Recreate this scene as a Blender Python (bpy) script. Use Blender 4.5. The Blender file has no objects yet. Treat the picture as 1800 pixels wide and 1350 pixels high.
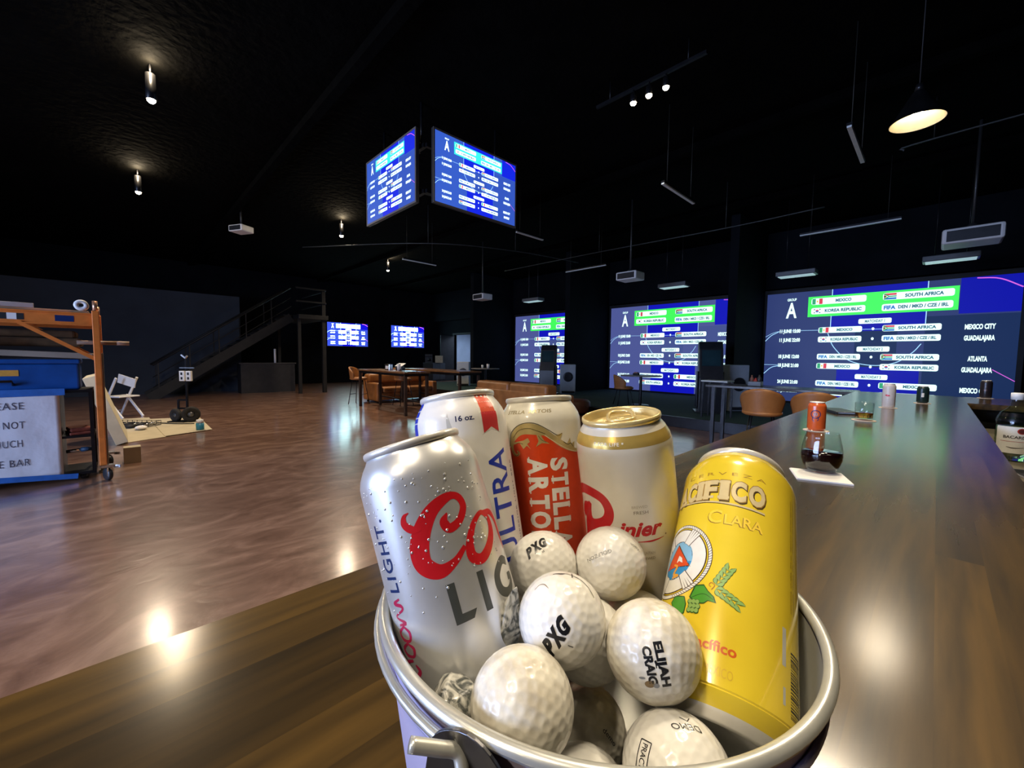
import bpy, bmesh, math, random
import numpy as np
from mathutils import Vector, Matrix, Euler
from mathutils.geometry import tessellate_polygon

random.seed(7)
S = bpy.context.scene
COL = S.collection
PI = math.pi

# ------------------------------------------------------------------ camera
FPX = 720.0                       # focal length in pixels of the 1800 x 1350 frame
PITCH = math.atan(48 / FPX); ROLL = -0.012; AZ = math.radians(46); CAMH = 1.375
_fw = Vector((-math.sin(AZ), math.cos(AZ), 0)); _rt = Vector((math.cos(AZ), math.sin(AZ), 0)); _uz = Vector((0, 0, 1))
CF = _fw * math.cos(PITCH) - _uz * math.sin(PITCH)
_u0 = _uz * math.cos(PITCH) + _fw * math.sin(PITCH)
CR = _rt * math.cos(ROLL) - _u0 * math.sin(ROLL)
CU = _u0 * math.cos(ROLL) + _rt * math.sin(ROLL)
CAM = Vector((0, 0, CAMH))
cd = bpy.data.cameras.new('camera'); cam = bpy.data.objects.new('camera', cd); COL.objects.link(cam)
cd.sensor_fit = 'HORIZONTAL'; cd.sensor_width = 36.0; cd.lens = 36.0 * FPX / 1800.0
cd.clip_start = 0.01; cd.clip_end = 100
m3 = Matrix((CR, CU, -CF)).transposed(); cam.matrix_world = Matrix.Translation(CAM) @ m3.to_4x4()
S.camera = cam
# ------------------------------------------------------------------ world, exposure
S.view_settings.view_transform = 'Standard'; S.view_settings.look = 'None'
S.view_settings.gamma = 1.0; S.view_settings.use_curve_mapping = False
S.view_settings.exposure = 0.0
W = bpy.data.worlds.new('world'); S.world = W; W.use_nodes = True
W.node_tree.nodes['Background'].inputs[0].default_value = (0.25, 0.36, 0.7, 1)
W.node_tree.nodes['Background'].inputs[1].default_value = 0.25     # dusk blue outside the added, unseen window
S.cycles.max_bounces = 8; S.cycles.transmission_bounces = 8; S.cycles.transparent_max_bounces = 16; S.cycles.diffuse_bounces = 3; S.cycles.glossy_bounces = 4; S.cycles.use_adaptive_sampling = True; S.cycles.adaptive_threshold = 0.03; S.cycles.caustics_reflective = False; S.cycles.caustics_refractive = False
S.cycles.sample_clamp_indirect = 4.0

def light(name, kind, loc, energy, col, radius=0.05, rot=None, size=None, spot=None, blend=0.5, sy=None):
    l = bpy.data.lights.new(name, kind); l.energy = energy; l.color = col
    o = bpy.data.objects.new(name, l); COL.objects.link(o); o.location = loc
    if kind == 'AREA':
        l.shape = 'RECTANGLE'; l.size = size; l.size_y = sy or size
    else:
        l.shadow_soft_size = radius
    if kind == 'SPOT': l.spot_size = spot; l.spot_blend = blend
    if rot: o.rotation_euler = rot
    return o
# cool light added for the bluish tones, entering by an unseen, added window
light('added_cool_light', 'AREA', (-4.0, -6.6, 1.9), 1050, (0.45, 0.60, 1.0), rot=(PI / 2, 0, 0), size=5.0, sy=2.4)

# ------------------------------------------------------------------ coordinates
def ray(px, py): return CR * ((px - 900) / FPX) - CU * ((py - 675) / FPX) + CF
def G(px, py, h=0.0):
    d = ray(px, py); return CAM + d * ((h - CAMH) / d.z)
def D(px, py, t): return CAM + ray(px, py) * t
def Wc(x, y, z): return CAM + CR * x + CU * y + CF * z          # camera-frame metres to room metres

# ------------------------------------------------------------------ materials
MATS = {}
def mat(name, col, rough=0.5, metal=0.0, noise=None, bump=None, emit=None, trans=0.0, ior=1.45, coat=0.0, rnd=0.0, spec=0.5, col2=None, stretch=None):
    if name in MATS: return MATS[name]
    m = bpy.data.materials.new(name); m.use_nodes = True; MATS[name] = m
    nt = m.node_tree; b = nt.nodes['Principled BSDF']; L = nt.links.new
    b.inputs['Base Color'].default_value = (*col, 1); b.inputs['Roughness'].default_value = rough
    b.inputs['Metallic'].default_value = metal; b.inputs['IOR'].default_value = ior
    b.inputs['Transmission Weight'].default_value = trans; b.inputs['Coat Weight'].default_value = coat
    b.inputs['Coat Roughness'].default_value = 0.06; b.inputs['Specular IOR Level'].default_value = spec
    tc = nt.nodes.new('ShaderNodeTexCoord'); mp = nt.nodes.new('ShaderNodeMapping'); L(tc.outputs['Object'], mp.inputs['Vector'])
    if stretch: mp.inputs['Scale'].default_value = stretch
    if noise or rnd:
        nz = nt.nodes.new('ShaderNodeTexNoise'); nz.inputs['Scale'].default_value = noise[0] if noise else 1.0
        nz.inputs['Detail'].default_value = 5; L(mp.outputs['Vector'], nz.inputs['Vector'])
        rp = nt.nodes.new('ShaderNodeValToRGB'); L(nz.outputs['Fac'], rp.inputs['Fac'])
        k = noise[1] if noise else 0.0
        a = col2 or tuple(c * (1 - k) for c in col); bb = tuple(min(1, c * (1 + k)) for c in col)
        rp.color_ramp.elements[0].position = 0.3; rp.color_ramp.elements[1].position = 0.7
        rp.color_ramp.elements[0].color = (*a, 1); rp.color_ramp.elements[1].color = (*bb, 1)
        out = rp.outputs['Color']
        if rnd:
            oi = nt.nodes.new('ShaderNodeObjectInfo'); mr = nt.nodes.new('ShaderNodeMapRange')
            mr.inputs['To Min'].default_value = 1 - rnd; mr.inputs['To Max'].default_value = 1 + rnd
            L(oi.outputs['Random'], mr.inputs['Value'])
            hs = nt.nodes.new('ShaderNodeHueSaturation'); L(mr.outputs['Result'], hs.inputs['Value']); L(out, hs.inputs['Color']); out = hs.outputs['Color']
        L(out, b.inputs['Base Color'])
    if bump:
        n2 = nt.nodes.new('ShaderNodeTexNoise'); n2.inputs['Scale'].default_value = bump[0]; n2.inputs['Detail'].default_value = 4
        L(mp.outputs['Vector'], n2.inputs['Vector'])
        bp = nt.nodes.new('ShaderNodeBump'); bp.inputs['Strength'].default_value = bump[1]; bp.inputs['Distance'].default_value = bump[2] if len(bump) > 2 else 0.01
        L(n2.outputs['Fac'], bp.inputs['Height']); L(bp.outputs['Normal'], b.inputs['Normal'])
    if emit:
        b.inputs['Emission Color'].default_value = (*emit[0], 1); b.inputs['Emission Strength'].default_value = emit[1]
    return m

black = mat('matte_black', (0.012, 0.012, 0.014), 0.6, noise=(6, 0.3))
blackm = mat('black_metal', (0.015, 0.015, 0.017), 0.35, 0.6, noise=(9, 0.3))
blackp = mat('black_plastic', (0.02, 0.022, 0.026), 0.35, noise=(9, 0.2))
chrome = mat('chrome', (0.75, 0.75, 0.76), 0.18, 1.0, noise=(20, 0.08))
steel = mat('galvanised_steel', (0.62, 0.64, 0.66), 0.3, 1.0, noise=(40, 0.12))
white = mat('white_plastic', (0.75, 0.75, 0.73), 0.4, noise=(8, 0.05))
tan = mat('tan_leather', (0.30, 0.122, 0.036), 0.42, noise=(5, 0.25), bump=(60, 0.15, 0.004))
ottm = mat('brown_leather', (0.11, 0.045, 0.035), 0.5, noise=(5, 0.25), bump=(60, 0.15, 0.004))
paper = mat('paper', (0.78, 0.76, 0.74), 0.8, noise=(5, 0.04), bump=(7, 0.25, 0.01))
board = mat('cardboard', (0.50, 0.44, 0.31), 0.8, noise=(4, 0.08))
def thin_glass(name, tint, ior=1.45):
    m = bpy.data.materials.new(name); m.use_nodes = True; nt = m.node_tree; nt.nodes.clear(); o = nt.nodes.new('ShaderNodeOutputMaterial'); a = nt.nodes.new('ShaderNodeBsdfTransparent'); b = nt.nodes.new('ShaderNodeBsdfGlossy'); x = nt.nodes.new('ShaderNodeMixShader'); f = nt.nodes.new('ShaderNodeLayerWeight'); pw_ = nt.nodes.new('ShaderNodeMath'); pw_.operation = 'POWER'; pw_.inputs[1].default_value = 4.0; mr_ = nt.nodes.new('ShaderNodeMapRange'); mr_.inputs['To Min'].default_value = 0.035; mr_.inputs['To Max'].default_value = 0.6; n = nt.nodes.new('ShaderNodeTexNoise')
    f.inputs['Blend'].default_value = 0.5; nt.links.new(f.outputs['Facing'], pw_.inputs[0]); nt.links.new(pw_.outputs[0], mr_.inputs['Value']); n.inputs['Scale'].default_value = 3; a.inputs[0].default_value = (*tint, 1); r = nt.nodes.new('ShaderNodeMapRange'); r.inputs['To Min'].default_value = 0.01; r.inputs['To Max'].default_value = 0.04; nt.links.new(n.outputs['Fac'], r.inputs['Value']); nt.links.new(r.outputs['Result'], b.inputs['Roughness'])
    nt.links.new(mr_.outputs['Result'], x.inputs[0]); nt.links.new(a.outputs[0], x.inputs[1]); nt.links.new(b.outputs[0], x.inputs[2]); nt.links.new(x.outputs[0], o.inputs[0]); MATS[name] = m; return m
glass = thin_glass('clear_glass', (0.96, 0.98, 0.97))

# ------------------------------------------------------------------ mesh builder
class MB:
    def __init__(s): s.v = []; s.f = []; s.mi = []; s.sm = []; s.M = Matrix.Identity(4); s.k = 0
    def add(s, vs, fs, smooth=False):
        b = len(s.v); s.v += [tuple(s.M @ Vector(p)) for p in vs]
        for f in fs: s.f.append(tuple(i + b for i in f)); s.mi.append(s.k); s.sm.append(smooth)
        return s
    def box(s, x0, x1, y0, y1, z0, z1):
        return s.add([(x0, y0, z0), (x1, y0, z0), (x1, y1, z0), (x0, y1, z0), (x0, y0, z1), (x1, y0, z1), (x1, y1, z1), (x0, y1, z1)],
                     [(0, 3, 2, 1), (4, 5, 6, 7), (0, 1, 5, 4), (1, 2, 6, 5), (2, 3, 7, 6), (3, 0, 4, 7)])
    def cbox(s, c, sx, sy, sz): return s.box(c[0] - sx / 2, c[0] + sx / 2, c[1] - sy / 2, c[1] + sy / 2, c[2] - sz / 2, c[2] + sz / 2)
    def lathe(s, prof, n=32, c=(0, 0, 0), smooth=True):
        vs = []; fs = []; rows = []
        for r, z in prof:
            if r < 1e-7: rows.append([len(vs)]); vs.append((c[0], c[1], c[2] + z))
            else:
                rows.append(list(range(len(vs), len(vs) + n)))
                vs += [(c[0] + r * math.cos(2 * PI * i / n), c[1] + r * math.sin(2 * PI * i / n), c[2] + z) for i in range(n)]
        for a, b in zip(rows, rows[1:]):
            for i in range(n):
                j = (i + 1) % n
                if len(a) == 1 and len(b) == 1: continue
                if len(a) == 1: fs.append((a[0], b[j], b[i]))
                elif len(b) == 1: fs.append((a[i], a[j], b[0]))
                else: fs.append((a[i], a[j], b[j], b[i]))
        return s.add(vs, fs, smooth)
    def tube(s, pts, r, n=8, closed=False, smooth=True):
        pts = [Vector(p) for p in pts]; N = len(pts); rr = r if isinstance(r, (list, tuple)) else [r] * N
        vs = []; fs = []; ref = None
        for i, p in enumerate(pts):
            a = pts[i - 1] if (i > 0 or closed) else p; b = pts[(i + 1) % N] if (i < N - 1 or closed) else p
            t = (b - a).normalized()
            if ref is None: ref = t.orthogonal().normalized()
            u = (ref - t * ref.dot(t)); u = u.normalized() if u.length > 1e-6 else t.orthogonal().normalized(); ref = u; w = t.cross(u)
            vs += [tuple(p + (u * math.cos(2 * PI * k / n) + w * math.sin(2 * PI * k / n)) * rr[i]) for k in range(n)]
        for i in range(N if closed else N - 1):
            for k in range(n):
                a = i * n; b = ((i + 1) % N) * n; fs.append((a + k, a + (k + 1) % n, b + (k + 1) % n, b + k))
        if not closed: fs.append(tuple(range(n - 1, -1, -1))); fs.append(tuple((N - 1) * n + k for k in range(n)))
        return s.add(vs, fs, smooth)
    def bar(s, p0, p1, w, h=None):            # square bar between two points
        p0 = Vector(p0); p1 = Vector(p1); h = h or w; t = (p1 - p0).normalized()
        up = Vector((0, 0, 1)) if abs(t.z) < 0.95 else Vector((1, 0, 0))
        a = t.cross(up).normalized() * (w / 2); b = a.cross(t).normalized() * (h / 2)
        vs = [p + x for p in (p0, p1) for x in (-a - b, a - b, a + b, -a + b)]
        return s.add(vs, [(0, 3, 2, 1), (4, 5, 6, 7), (0, 1, 5, 4), (1, 2, 6, 5), (2, 3, 7, 6), (3, 0, 4, 7)])
    def ball(s, c, r, n=16, sc=(1, 1, 1)):
        pr = [(r * math.sin(PI * i / n), -r * math.cos(PI * i / n)) for i in range(n + 1)]; pr[0] = (0, -r); pr[-1] = (0, r)
        M = s.M; s.M = M @ Matrix.Translation(c) @ Matrix.Diagonal((*sc, 1)); s.lathe(pr, n * 2); s.M = M; return s
    def prism(s, poly, z0, z1):
        n = len(poly); tris = tessellate_polygon([[Vector((x, y, 0)) for x, y in poly]])
        vs = [(x, y, z0) for x, y in poly] + [(x, y, z1) for x, y in poly]
        fs = [tuple(reversed(t)) for t in tris] + [tuple(i + n for i in t) for t in tris] + [(i, (i + 1) % n, n + (i + 1) % n, n + i) for i in range(n)]
        return s.add(vs, fs)
    def mesh(s, name, mats, bevel=0, seg=2):
        me = bpy.data.meshes.new(name); me.from_pydata(s.v, [], s.f)
        for m in (mats if isinstance(mats, (list, tuple)) else [mats]): me.materials.append(m)
        me.polygons.foreach_set('material_index', s.mi); me.polygons.foreach_set('use_smooth', s.sm)
        bm = bmesh.new(); bm.from_mesh(me); bmesh.ops.recalc_face_normals(bm, faces=bm.faces)
        if bevel:
            es = [e for e in bm.edges if len(e.link_faces) == 2 and e.calc_face_angle() > 0.6]
            bmesh.ops.bevel(bm, geom=es, offset=bevel, segments=seg, profile=0.5, affect='EDGES', clamp_overlap=True)
        bm.to_mesh(me); bm.free(); return me
    def build(s, name, mats, parent=None, bevel=0, seg=2, label=None):
        o = bpy.data.objects.new(name, s.mesh(name, mats, bevel, seg)); COL.objects.link(o)
        if parent: o.parent = parent
        if label: o['label'] = label
        return o

def tag(o, label, cat, group=None):
    o['label'] = label; o['category'] = cat
    if group: o['group'] = group
    return o
def thing(name, label, cat, loc=(0, 0, 0), rotz=0.0, group=None, mw=None):
    o = bpy.data.objects.new(name, None); COL.objects.link(o); o.empty_display_size = 0.1
    if mw is not None: o.matrix_world = mw
    else: o.location = loc; o.rotation_euler = (0, 0, rotz)
    return tag(o, label, cat, group)
def struct(o): o['kind'] = 'structure'; return o
def dup(root, loc, rotz, label, group=None):
    def cp(o, par):
        c = o.copy(); COL.objects.link(c); c.parent = par
        for ch in o.children: cp(ch, c)
        return c
    kids = list(root.children); c = root.copy(); COL.objects.link(c); c.location = loc; c.rotation_euler = (0, 0, rotz); c['label'] = label
    if group: c['group'] = group
    for k in kids: cp(k, c)
    return c
def smooth_path(pts, n=8, closed=False):      # Catmull-Rom through tuples of any length
    P = [np.array(p, float) for p in pts]; out = []; N = len(P)
    rng = range(N) if closed else range(N - 1)
    for i in rng:
        p1 = P[i]; p2 = P[(i + 1) % N]; p0 = P[i - 1] if (i > 0 or closed) else 2 * p1 - p2; p3 = P[(i + 2) % N] if (i + 2 < N or closed) else 2 * p2 - p1
        for k in range(n):
            t = k / n; out.append(0.5 * (2 * p1 + (p2 - p0) * t + (2 * p0 - 5 * p1 + 4 * p2 - p3) * t * t + (3 * p1 - p0 - 3 * p2 + p3) * t ** 3))
    if not closed: out.append(P[-1])
    return [tuple(map(float, p)) for p in out]

# ------------------------------------------------------------------ flat print (lettering, emblems, screen pictures)
_TX = {}
def text2d(s, off=0.0, shear=0.0, space=1.0):
    key = (s, off, shear, space)
    if key not in _TX:
        c = bpy.data.curves.new('lettering', 'FONT'); c.body = s; c.size = 1.0; c.offset = off; c.shear = shear
        c.space_character = space; c.resolution_u = 3; c.dimensions = '2D'; c.fill_mode = 'FRONT'
        o = bpy.data.objects.new('lettering', c); me = o.to_mesh()
        v = [(p.co.x, p.co.y) for p in me.vertices]; f = [tuple(p.vertices) for p in me.polygons]
        o.to_mesh_clear(); bpy.data.objects.remove(o); bpy.data.curves.remove(c); _TX[key] = (v, f)
    return _TX[key]
class Print:
    def __init__(s): s.it = []               # (verts2d, faces, key, layer)
    def put(s, v, f, key, lay=0): s.it.append((v, f, key, lay)); return s
    def poly(s, pts, key, lay=0):
        return s.put([tuple(p[:2]) for p in pts], [tuple(t) for t in tessellate_polygon([[Vector((p[0], p[1], 0)) for p in pts]])], key, lay)
    def rect(s, x0, x1, y0, y1, key, lay=0): return s.put([(x0, y0), (x1, y0), (x1, y1), (x0, y1)], [(0, 1, 2, 3)], key, lay)
    def rrect(s, x0, x1, y0, y1, key, lay=0, rx=None, ry=None):
        ry = ry or (y1 - y0) * 0.35; rx = rx or ry; p = []
        for cx, cy, a in ((x1 - rx, y0 + ry, -PI / 2), (x1 - rx, y1 - ry, 0), (x0 + rx, y1 - ry, PI / 2), (x0 + rx, y0 + ry, PI)):
            p += [(cx + rx * math.cos(a + PI / 2 * k / 3), cy + ry * math.sin(a + PI / 2 * k / 3)) for k in range(4)]
        return s.poly(p, key, lay)
    def disc(s, cx, cy, rx, ry, key, lay=0, n=28): return s.put([(cx + rx * math.cos(2 * PI * i / n), cy + ry * math.sin(2 * PI * i / n)) for i in range(n)], [tuple(range(n))], key, lay)
    def ring(s, cx, cy, r0, r1, key, lay=0, n=40, a0=0, a1=2 * PI):
        v = []; 
        for i in range(n + 1):
            a = a0 + (a1 - a0) * i / n; v += [(cx + r0 * math.cos(a), cy + r0 * math.sin(a)), (cx + r1 * math.cos(a), cy + r1 * math.sin(a))]
        return s.put(v, [(2 * i, 2 * i + 1, 2 * i + 3, 2 * i + 2) for i in range(n)], key, lay)
    def stroke(s, pts, key, lay=0, w=None, n=7, smooth=True, closed=False):
        p = [tuple(q) if len(q) > 2 else (q[0], q[1], w) for q in pts]
        p = smooth_path(p, n, closed) if smooth else p
        v = []; N = len(p)
        for i in range(N):
            a = p[i - 1] if (i > 0 or closed) else p[i]; b = p[(i + 1) % N] if (i < N - 1 or closed) else p[i]
            dx, dy = b[0] - a[0], b[1] - a[1]; l = math.hypot(dx, dy) or 1; nx, ny = -dy / l, dx / l; h = max(p[i][2], 0.001) / 2
            v += [(p[i][0] + nx * h, p[i][1] + ny * h), (p[i][0] - nx * h, p[i][1] - ny * h)]
        return s.put(v, [(2 * i, 2 * i + 1, (2 * i + 3) % (2 * N), (2 * i + 2) % (2 * N)) for i in range(N if closed else N - 1)], key, lay)
    def text(s, st, x, y, h, key, lay=0, ang=0.0, w=None, off=0.0, shear=0.0, space=1.0, center=False):
        v, f = text2d(st, off, shear, space)
        if not v: return s
        x0 = min(p[0] for p in v); x1 = max(p[0] for p in v); y1 = 0.70; kx = (w / (x1 - x0)) if w else h / y1; ky = h / y1
        ca, sa = math.cos(ang), math.sin(ang); c = (x1 - x0) * kx / 2 if center else 0
        return s.put([(x + ((p[0] - x0) * kx - c) * ca - p[1] * ky * sa, y + ((p[0] - x0) * kx - c) * sa + p[1] * ky * ca) for p in v], f, key, lay)
    def build(s, name, keys, mp, parent, maxlen=None, label=None):
        """mp(x, y, layer) -> 3-D point; keys: colour key -> material"""
        used = [k for k in keys if any(i[2] == k for i in s.it)]
        bm = bmesh.new(); lay = bm.verts.layers.float.new('lay')
        for v, f, key, l in s.it:
            vs = []
            for p in v: q = bm.verts.new((p[0], p[1], 0)); q[lay] = l; vs.append(q)
            for t in f:
                if len(set(t)) < 3: continue
                try: fc = bm.faces.new([vs[i] for i in t]); fc.material_index = used.index(key)
                except ValueError: pass
        bmesh.ops.triangulate(bm, faces=[f for f in bm.faces if len(f.verts) > 3])
        if maxlen:
            for _ in range(6):
                es = [e for e in bm.edges if e.calc_length() > maxlen]
                if not es: break
                bmesh.ops.subdivide_edges(bm, edges=es, cuts=1); bmesh.ops.triangulate(bm, faces=[f for f in bm.faces if len(f.verts) > 3])
        bm.normal_update()
        bad = [f for f in bm.faces if f.normal.z < 0]
        if bad: bmesh.ops.reverse_faces(bm, faces=bad)
        for q in bm.verts: q.co = mp(q.co.x, q.co.y, q[lay])
        me = bpy.data.meshes.new(name); bm.to_mesh(me); bm.free()
        for k in used: me.materials.append(keys[k])
        o = bpy.data.objects.new(name, me); COL.objects.link(o); o.parent = parent
        if label: o['label'] = label
        return o

# ================================================================== the room
CEIL = 4.9; SY = 13.7; BX = -20.5; PLAT = 0.2
wallm = mat('dark_wall_paint', (0.004, 0.0055, 0.008), 0.8, noise=(2, 0.25), bump=(30, 0.1, 0.004), spec=0.12)
bluew = mat('slate_blue_wall_paint', (0.030, 0.040, 0.058), 0.75, noise=(1.5, 0.15), bump=(30, 0.1, 0.004))
ceilm = mat('sprayed_black_ceiling', (0.0016, 0.0015, 0.0013), 0.95, noise=(3, 0.4), bump=(9, 0.5, 0.04), spec=0.03)
def floor_mat():
    m = bpy.data.materials.new('marbled_epoxy_floor'); m.use_nodes = True; nt = m.node_tree; b = nt.nodes['Principled BSDF']; L = nt.links.new
    tc = nt.nodes.new('ShaderNodeTexCoord'); mp = nt.nodes.new('ShaderNodeMapping'); L(tc.outputs['Object'], mp.inputs['Vector'])
    mp.inputs['Rotation'].default_value = (0, 0, 0.5); mp.inputs['Scale'].default_value = (1.0, 0.55, 1.0)
    n = nt.nodes.new('ShaderNodeTexNoise'); n.inputs['Scale'].default_value = 2.4; n.inputs['Detail'].default_value = 10; n.inputs['Distortion'].default_value = 2.2; n.inputs['Roughness'].default_value = 0.62
    L(mp.outputs['Vector'], n.inputs['Vector'])
    rp = nt.nodes.new('ShaderNodeValToRGB'); e = rp.color_ramp.elements
    e[0].position = 0.32; e[0].color = (0.125, 0.062, 0.040, 1); e[1].position = 0.70; e[1].color = (0.34, 0.205, 0.145, 1)
    x = e.new(0.5); x.color = (0.205, 0.112, 0.076, 1)
    L(n.outputs['Fac'], rp.inputs['Fac']); L(rp.outputs['Color'], b.inputs['Base Color'])
    b.inputs['Roughness'].default_value = 0.30; b.inputs['Specular IOR Level'].default_value = 0.5; b.inputs['Coat Weight'].default_value = 0.85; b.inputs['Coat Roughness'].default_value = 0.155
    n2 = nt.nodes.new('ShaderNodeTexNoise'); n2.inputs['Scale'].default_value = 5; n2.inputs['Detail'].default_value = 5; n2.inputs['Distortion'].default_value = 1.0; L(mp.outputs['Vector'], n2.inputs['Vector'])
    bp = nt.nodes.new('ShaderNodeBump'); bp.inputs['Strength'].default_value = 0.2; bp.inputs['Distance'].default_value = 0.02; L(n2.outputs['Fac'], bp.inputs['Height']); L(bp.outputs['Normal'], b.inputs['Normal'])
    return m
struct(MB().box(-21, 6.2, -6.3, 16.2, -0.1, 0).build('floor', floor_mat()))
struct(MB().box(-21, 6.2, -6.3, 16.2, CEIL, CEIL + 0.1).build('ceiling', ceilm))
struct(MB().box(BX - 0.2, BX, -6.3, 16.2, 0, CEIL).build('wall_back', wallm))
struct(MB().box(BX, -18.9, SY, SY + 0.15, 0, CEIL).box(-18.9, -17.2, SY, SY + 0.15, 2.55, CEIL).box(-17.2, 6.2, SY, SY + 0.15, 0, CEIL).build('wall_screens', wallm))
struct(MB().box(6.0, 6.2, -6.3, 16.2, 0, CEIL).build('wall_right', wallm))
struct(MB().box(BX, -6.6, -6.2, -6.0, 0, CEIL).box(-1.4, 6.0, -6.2, -6.0, 0, CEIL).box(-6.6, -1.4, -6.2, -6.0, 0, 0.6).box(-6.6, -1.4, -6.2, -6.0, 3.2, CEIL).build('wall_front', wallm))
def pane_mat():
    m = bpy.data.materials.new('thin_window_pane'); m.use_nodes = True; nt = m.node_tree; nt.nodes.clear(); o = nt.nodes.new('ShaderNodeOutputMaterial'); a = nt.nodes.new('ShaderNodeBsdfTransparent'); b = nt.nodes.new('ShaderNodeBsdfGlossy'); x = nt.nodes.new('ShaderNodeMixShader')
    b.inputs['Roughness'].default_value = 0.03; x.inputs[0].default_value = 0.06; nt.links.new(a.outputs[0], x.inputs[1]); nt.links.new(b.outputs[0], x.inputs[2]); nt.links.new(x.outputs[0], o.inputs[0]); return m
pane = pane_mat()
w1 = struct(MB().box(-6.6, -1.4, -6.11, -6.09, 0.6, 3.2).build('added_window_1', pane))  # unseen window, added to let in cool light behind the camera
f = MB()
for x in (-6.57, -4.0, -1.43): f.box(x - 0.03, x + 0.03, -6.14, -6.06, 0.6, 3.2)
f.box(-6.6, -1.4, -6.14, -6.06, 0.6, 0.66).box(-6.6, -1.4, -6.14, -6.06, 3.14, 3.2).build('added_window_frame', blackm, w1)
struct(MB().box(-18.2, -18.0, -6.0, 3.35, 0, 3.45).build('wall_left', bluew))
# back room added behind the doorway to make it bright
backm = mat('pale_blue_back_room', (0.45, 0.52, 0.62), 0.7, noise=(2, 0.08))
struct(MB().box(-20.4, -16.4, 16.0, 16.1, 0, 3).box(-20.5, -20.4, SY + 0.15, 16.1, 0, 3).box(-16.4, -16.3, SY + 0.15, 16.1, 0, 3).box(-20.4, -16.3, SY + .15, 16.1, 2.9, 3).build('wall_back_room', backm))
light('added_back_room_light', 'AREA', (-18.2, 14.9, 2.85), 70, (0.6, 0.75, 1.0), size=1.0, rot=(0, 0, 0))  # unseen light added to brighten the doorway
d1 = struct(MB().box(-19.0, -18.9, SY - 0.03, SY + 0.18, 0, 2.65).box(-17.2, -17.1, SY - 0.03, SY + 0.18, 0, 2.65).box(-18.9, -17.2, SY - 0.03, SY + 0.18, 2.55, 2.65).build('door_1', black))
MB().box(-18.95, -18.9, SY - 0.9, SY - 0.02, 0.02, 2.5).build('door_leaf', black, d1, bevel=0.005)
# hitting-bay platform and the partitions between the bays
turf = mat('dark_green_turf', (0.010, 0.035, 0.032), 0.95, noise=(40, 0.35), bump=(300, 0.5, 0.01))
struct(MB().box(-15.5, 4.0, 8.1, SY, 0, PLAT).build('floor_bays', turf))
struct(MB().box(-15.5, 4.0, 8.05, 8.1, 0.0, PLAT + 0.012).build('trim_1', blackm, bevel=0.004))
for i, x in enumerate((-13.9, -8.75, -3.6, 1.5)):
    struct(MB().box(x - 0.10, x + 0.10, 11.0, SY, PLAT, CEIL).build('wall_bay_%d' % (i + 1), wallm))
struct(MB().box(BX, 6.0, SY - 0.35, SY, 3.35, CEIL).build('trim_2', wallm))
for i, y in enumerate((-2.5, 2.2, 7.0, 10.2)):
    struct(MB().box(BX, 6.0, y - 0.06, y + 0.06, CEIL - 0.12, CEIL).build('trim_%d' % (i + 3), ceilm))

# ================================================================== bar counter
BAR = 1.07; BL, BR_ = -0.555, 0.170; BE = 5.35; BN = -3.0
def wood_mat():
    m = mat('dark_stained_wood', (0.044, 0.024, 0.0045), 0.48, noise=(2.6, 0.65), bump=(14, 0.015, 0.001), rnd=0.50, coat=0.0, stretch=(13, 1.0, 13))
    b = m.node_tree.nodes['Principled BSDF']; b.inputs['Coat Weight'].default_value = 1.0; b.inputs['Coat Roughness'].default_value = 0.18; b.inputs['Specular IOR Level'].default_value = 0.2
    nt = m.node_tree; oi = nt.nodes.new('ShaderNodeObjectInfo'); va = nt.nodes.new('ShaderNodeVectorMath'); tc = [n for n in nt.nodes if n.type == 'TEX_COORD'][0]; mp = [n for n in nt.nodes if n.type == 'MAPPING'][0]
    cb = nt.nodes.new('ShaderNodeCombineXYZ'); ml = nt.nodes.new('ShaderNodeMath'); ml.operation = 'MULTIPLY'; ml.inputs[1].default_value = 40
    nt.links.new(oi.outputs['Random'], ml.inputs[0]); nt.links.new(ml.outputs[0], cb.inputs[0]); nt.links.new(ml.outputs[0], cb.inputs[1])
    nt.links.new(tc.outputs['Object'], va.inputs[0]); nt.links.new(cb.outputs[0], va.inputs[1]); nt.links.new(va.outputs[0], mp.inputs['Vector'])
    return m
wood = wood_mat()
bar = thing('bar_counter', 'long dark wooden bar counter carrying the bucket, with a return at its far end', 'bar counter', (0, 0, 0))
MB().box(BL + 0.12, BR_ - 0.05, BN, BE - 0.12, 0.0, BAR - 0.046).box(BR_ - 0.05, 1.6, 4.72, BE - 0.12, 0, BAR - 0.046).build('base', black, bar, bevel=0.006)
MB().box(BL + 0.01, BR_ - 0.01, BN, BE - 0.01, BAR - 0.046, BAR - 0.04).box(BR_ - 0.01, 1.7, 4.57, BE - 0.01, BAR - 0.046, BAR - 0.04).build('underlay', black, bar)
rr = random.Random(3); nrow = 14; pw = (BR_ - BL) / nrow; GAP = 0.0
for i in range(nrow):
    y = BN - rr.random() * 0.9
    while y < BE:
        ln = 1.6 + rr.random() * 1.2; y0 = max(y, BN); y1 = min(y + ln, BE)
        if y1 - y0 > 0.05:
            x0 = BL + i * pw + GAP; x1 = BL + (i + 1) * pw - GAP
            o = MB().box(-(x1 - x0) / 2, (x1 - x0) / 2, -(y1 - y0) / 2 + GAP, (y1 - y0) / 2 - GAP, -0.04, 0).build('plank', wood, bar); o.location = ((x0 + x1) / 2, (y0 + y1) / 2, BAR)
        y += ln
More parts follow.
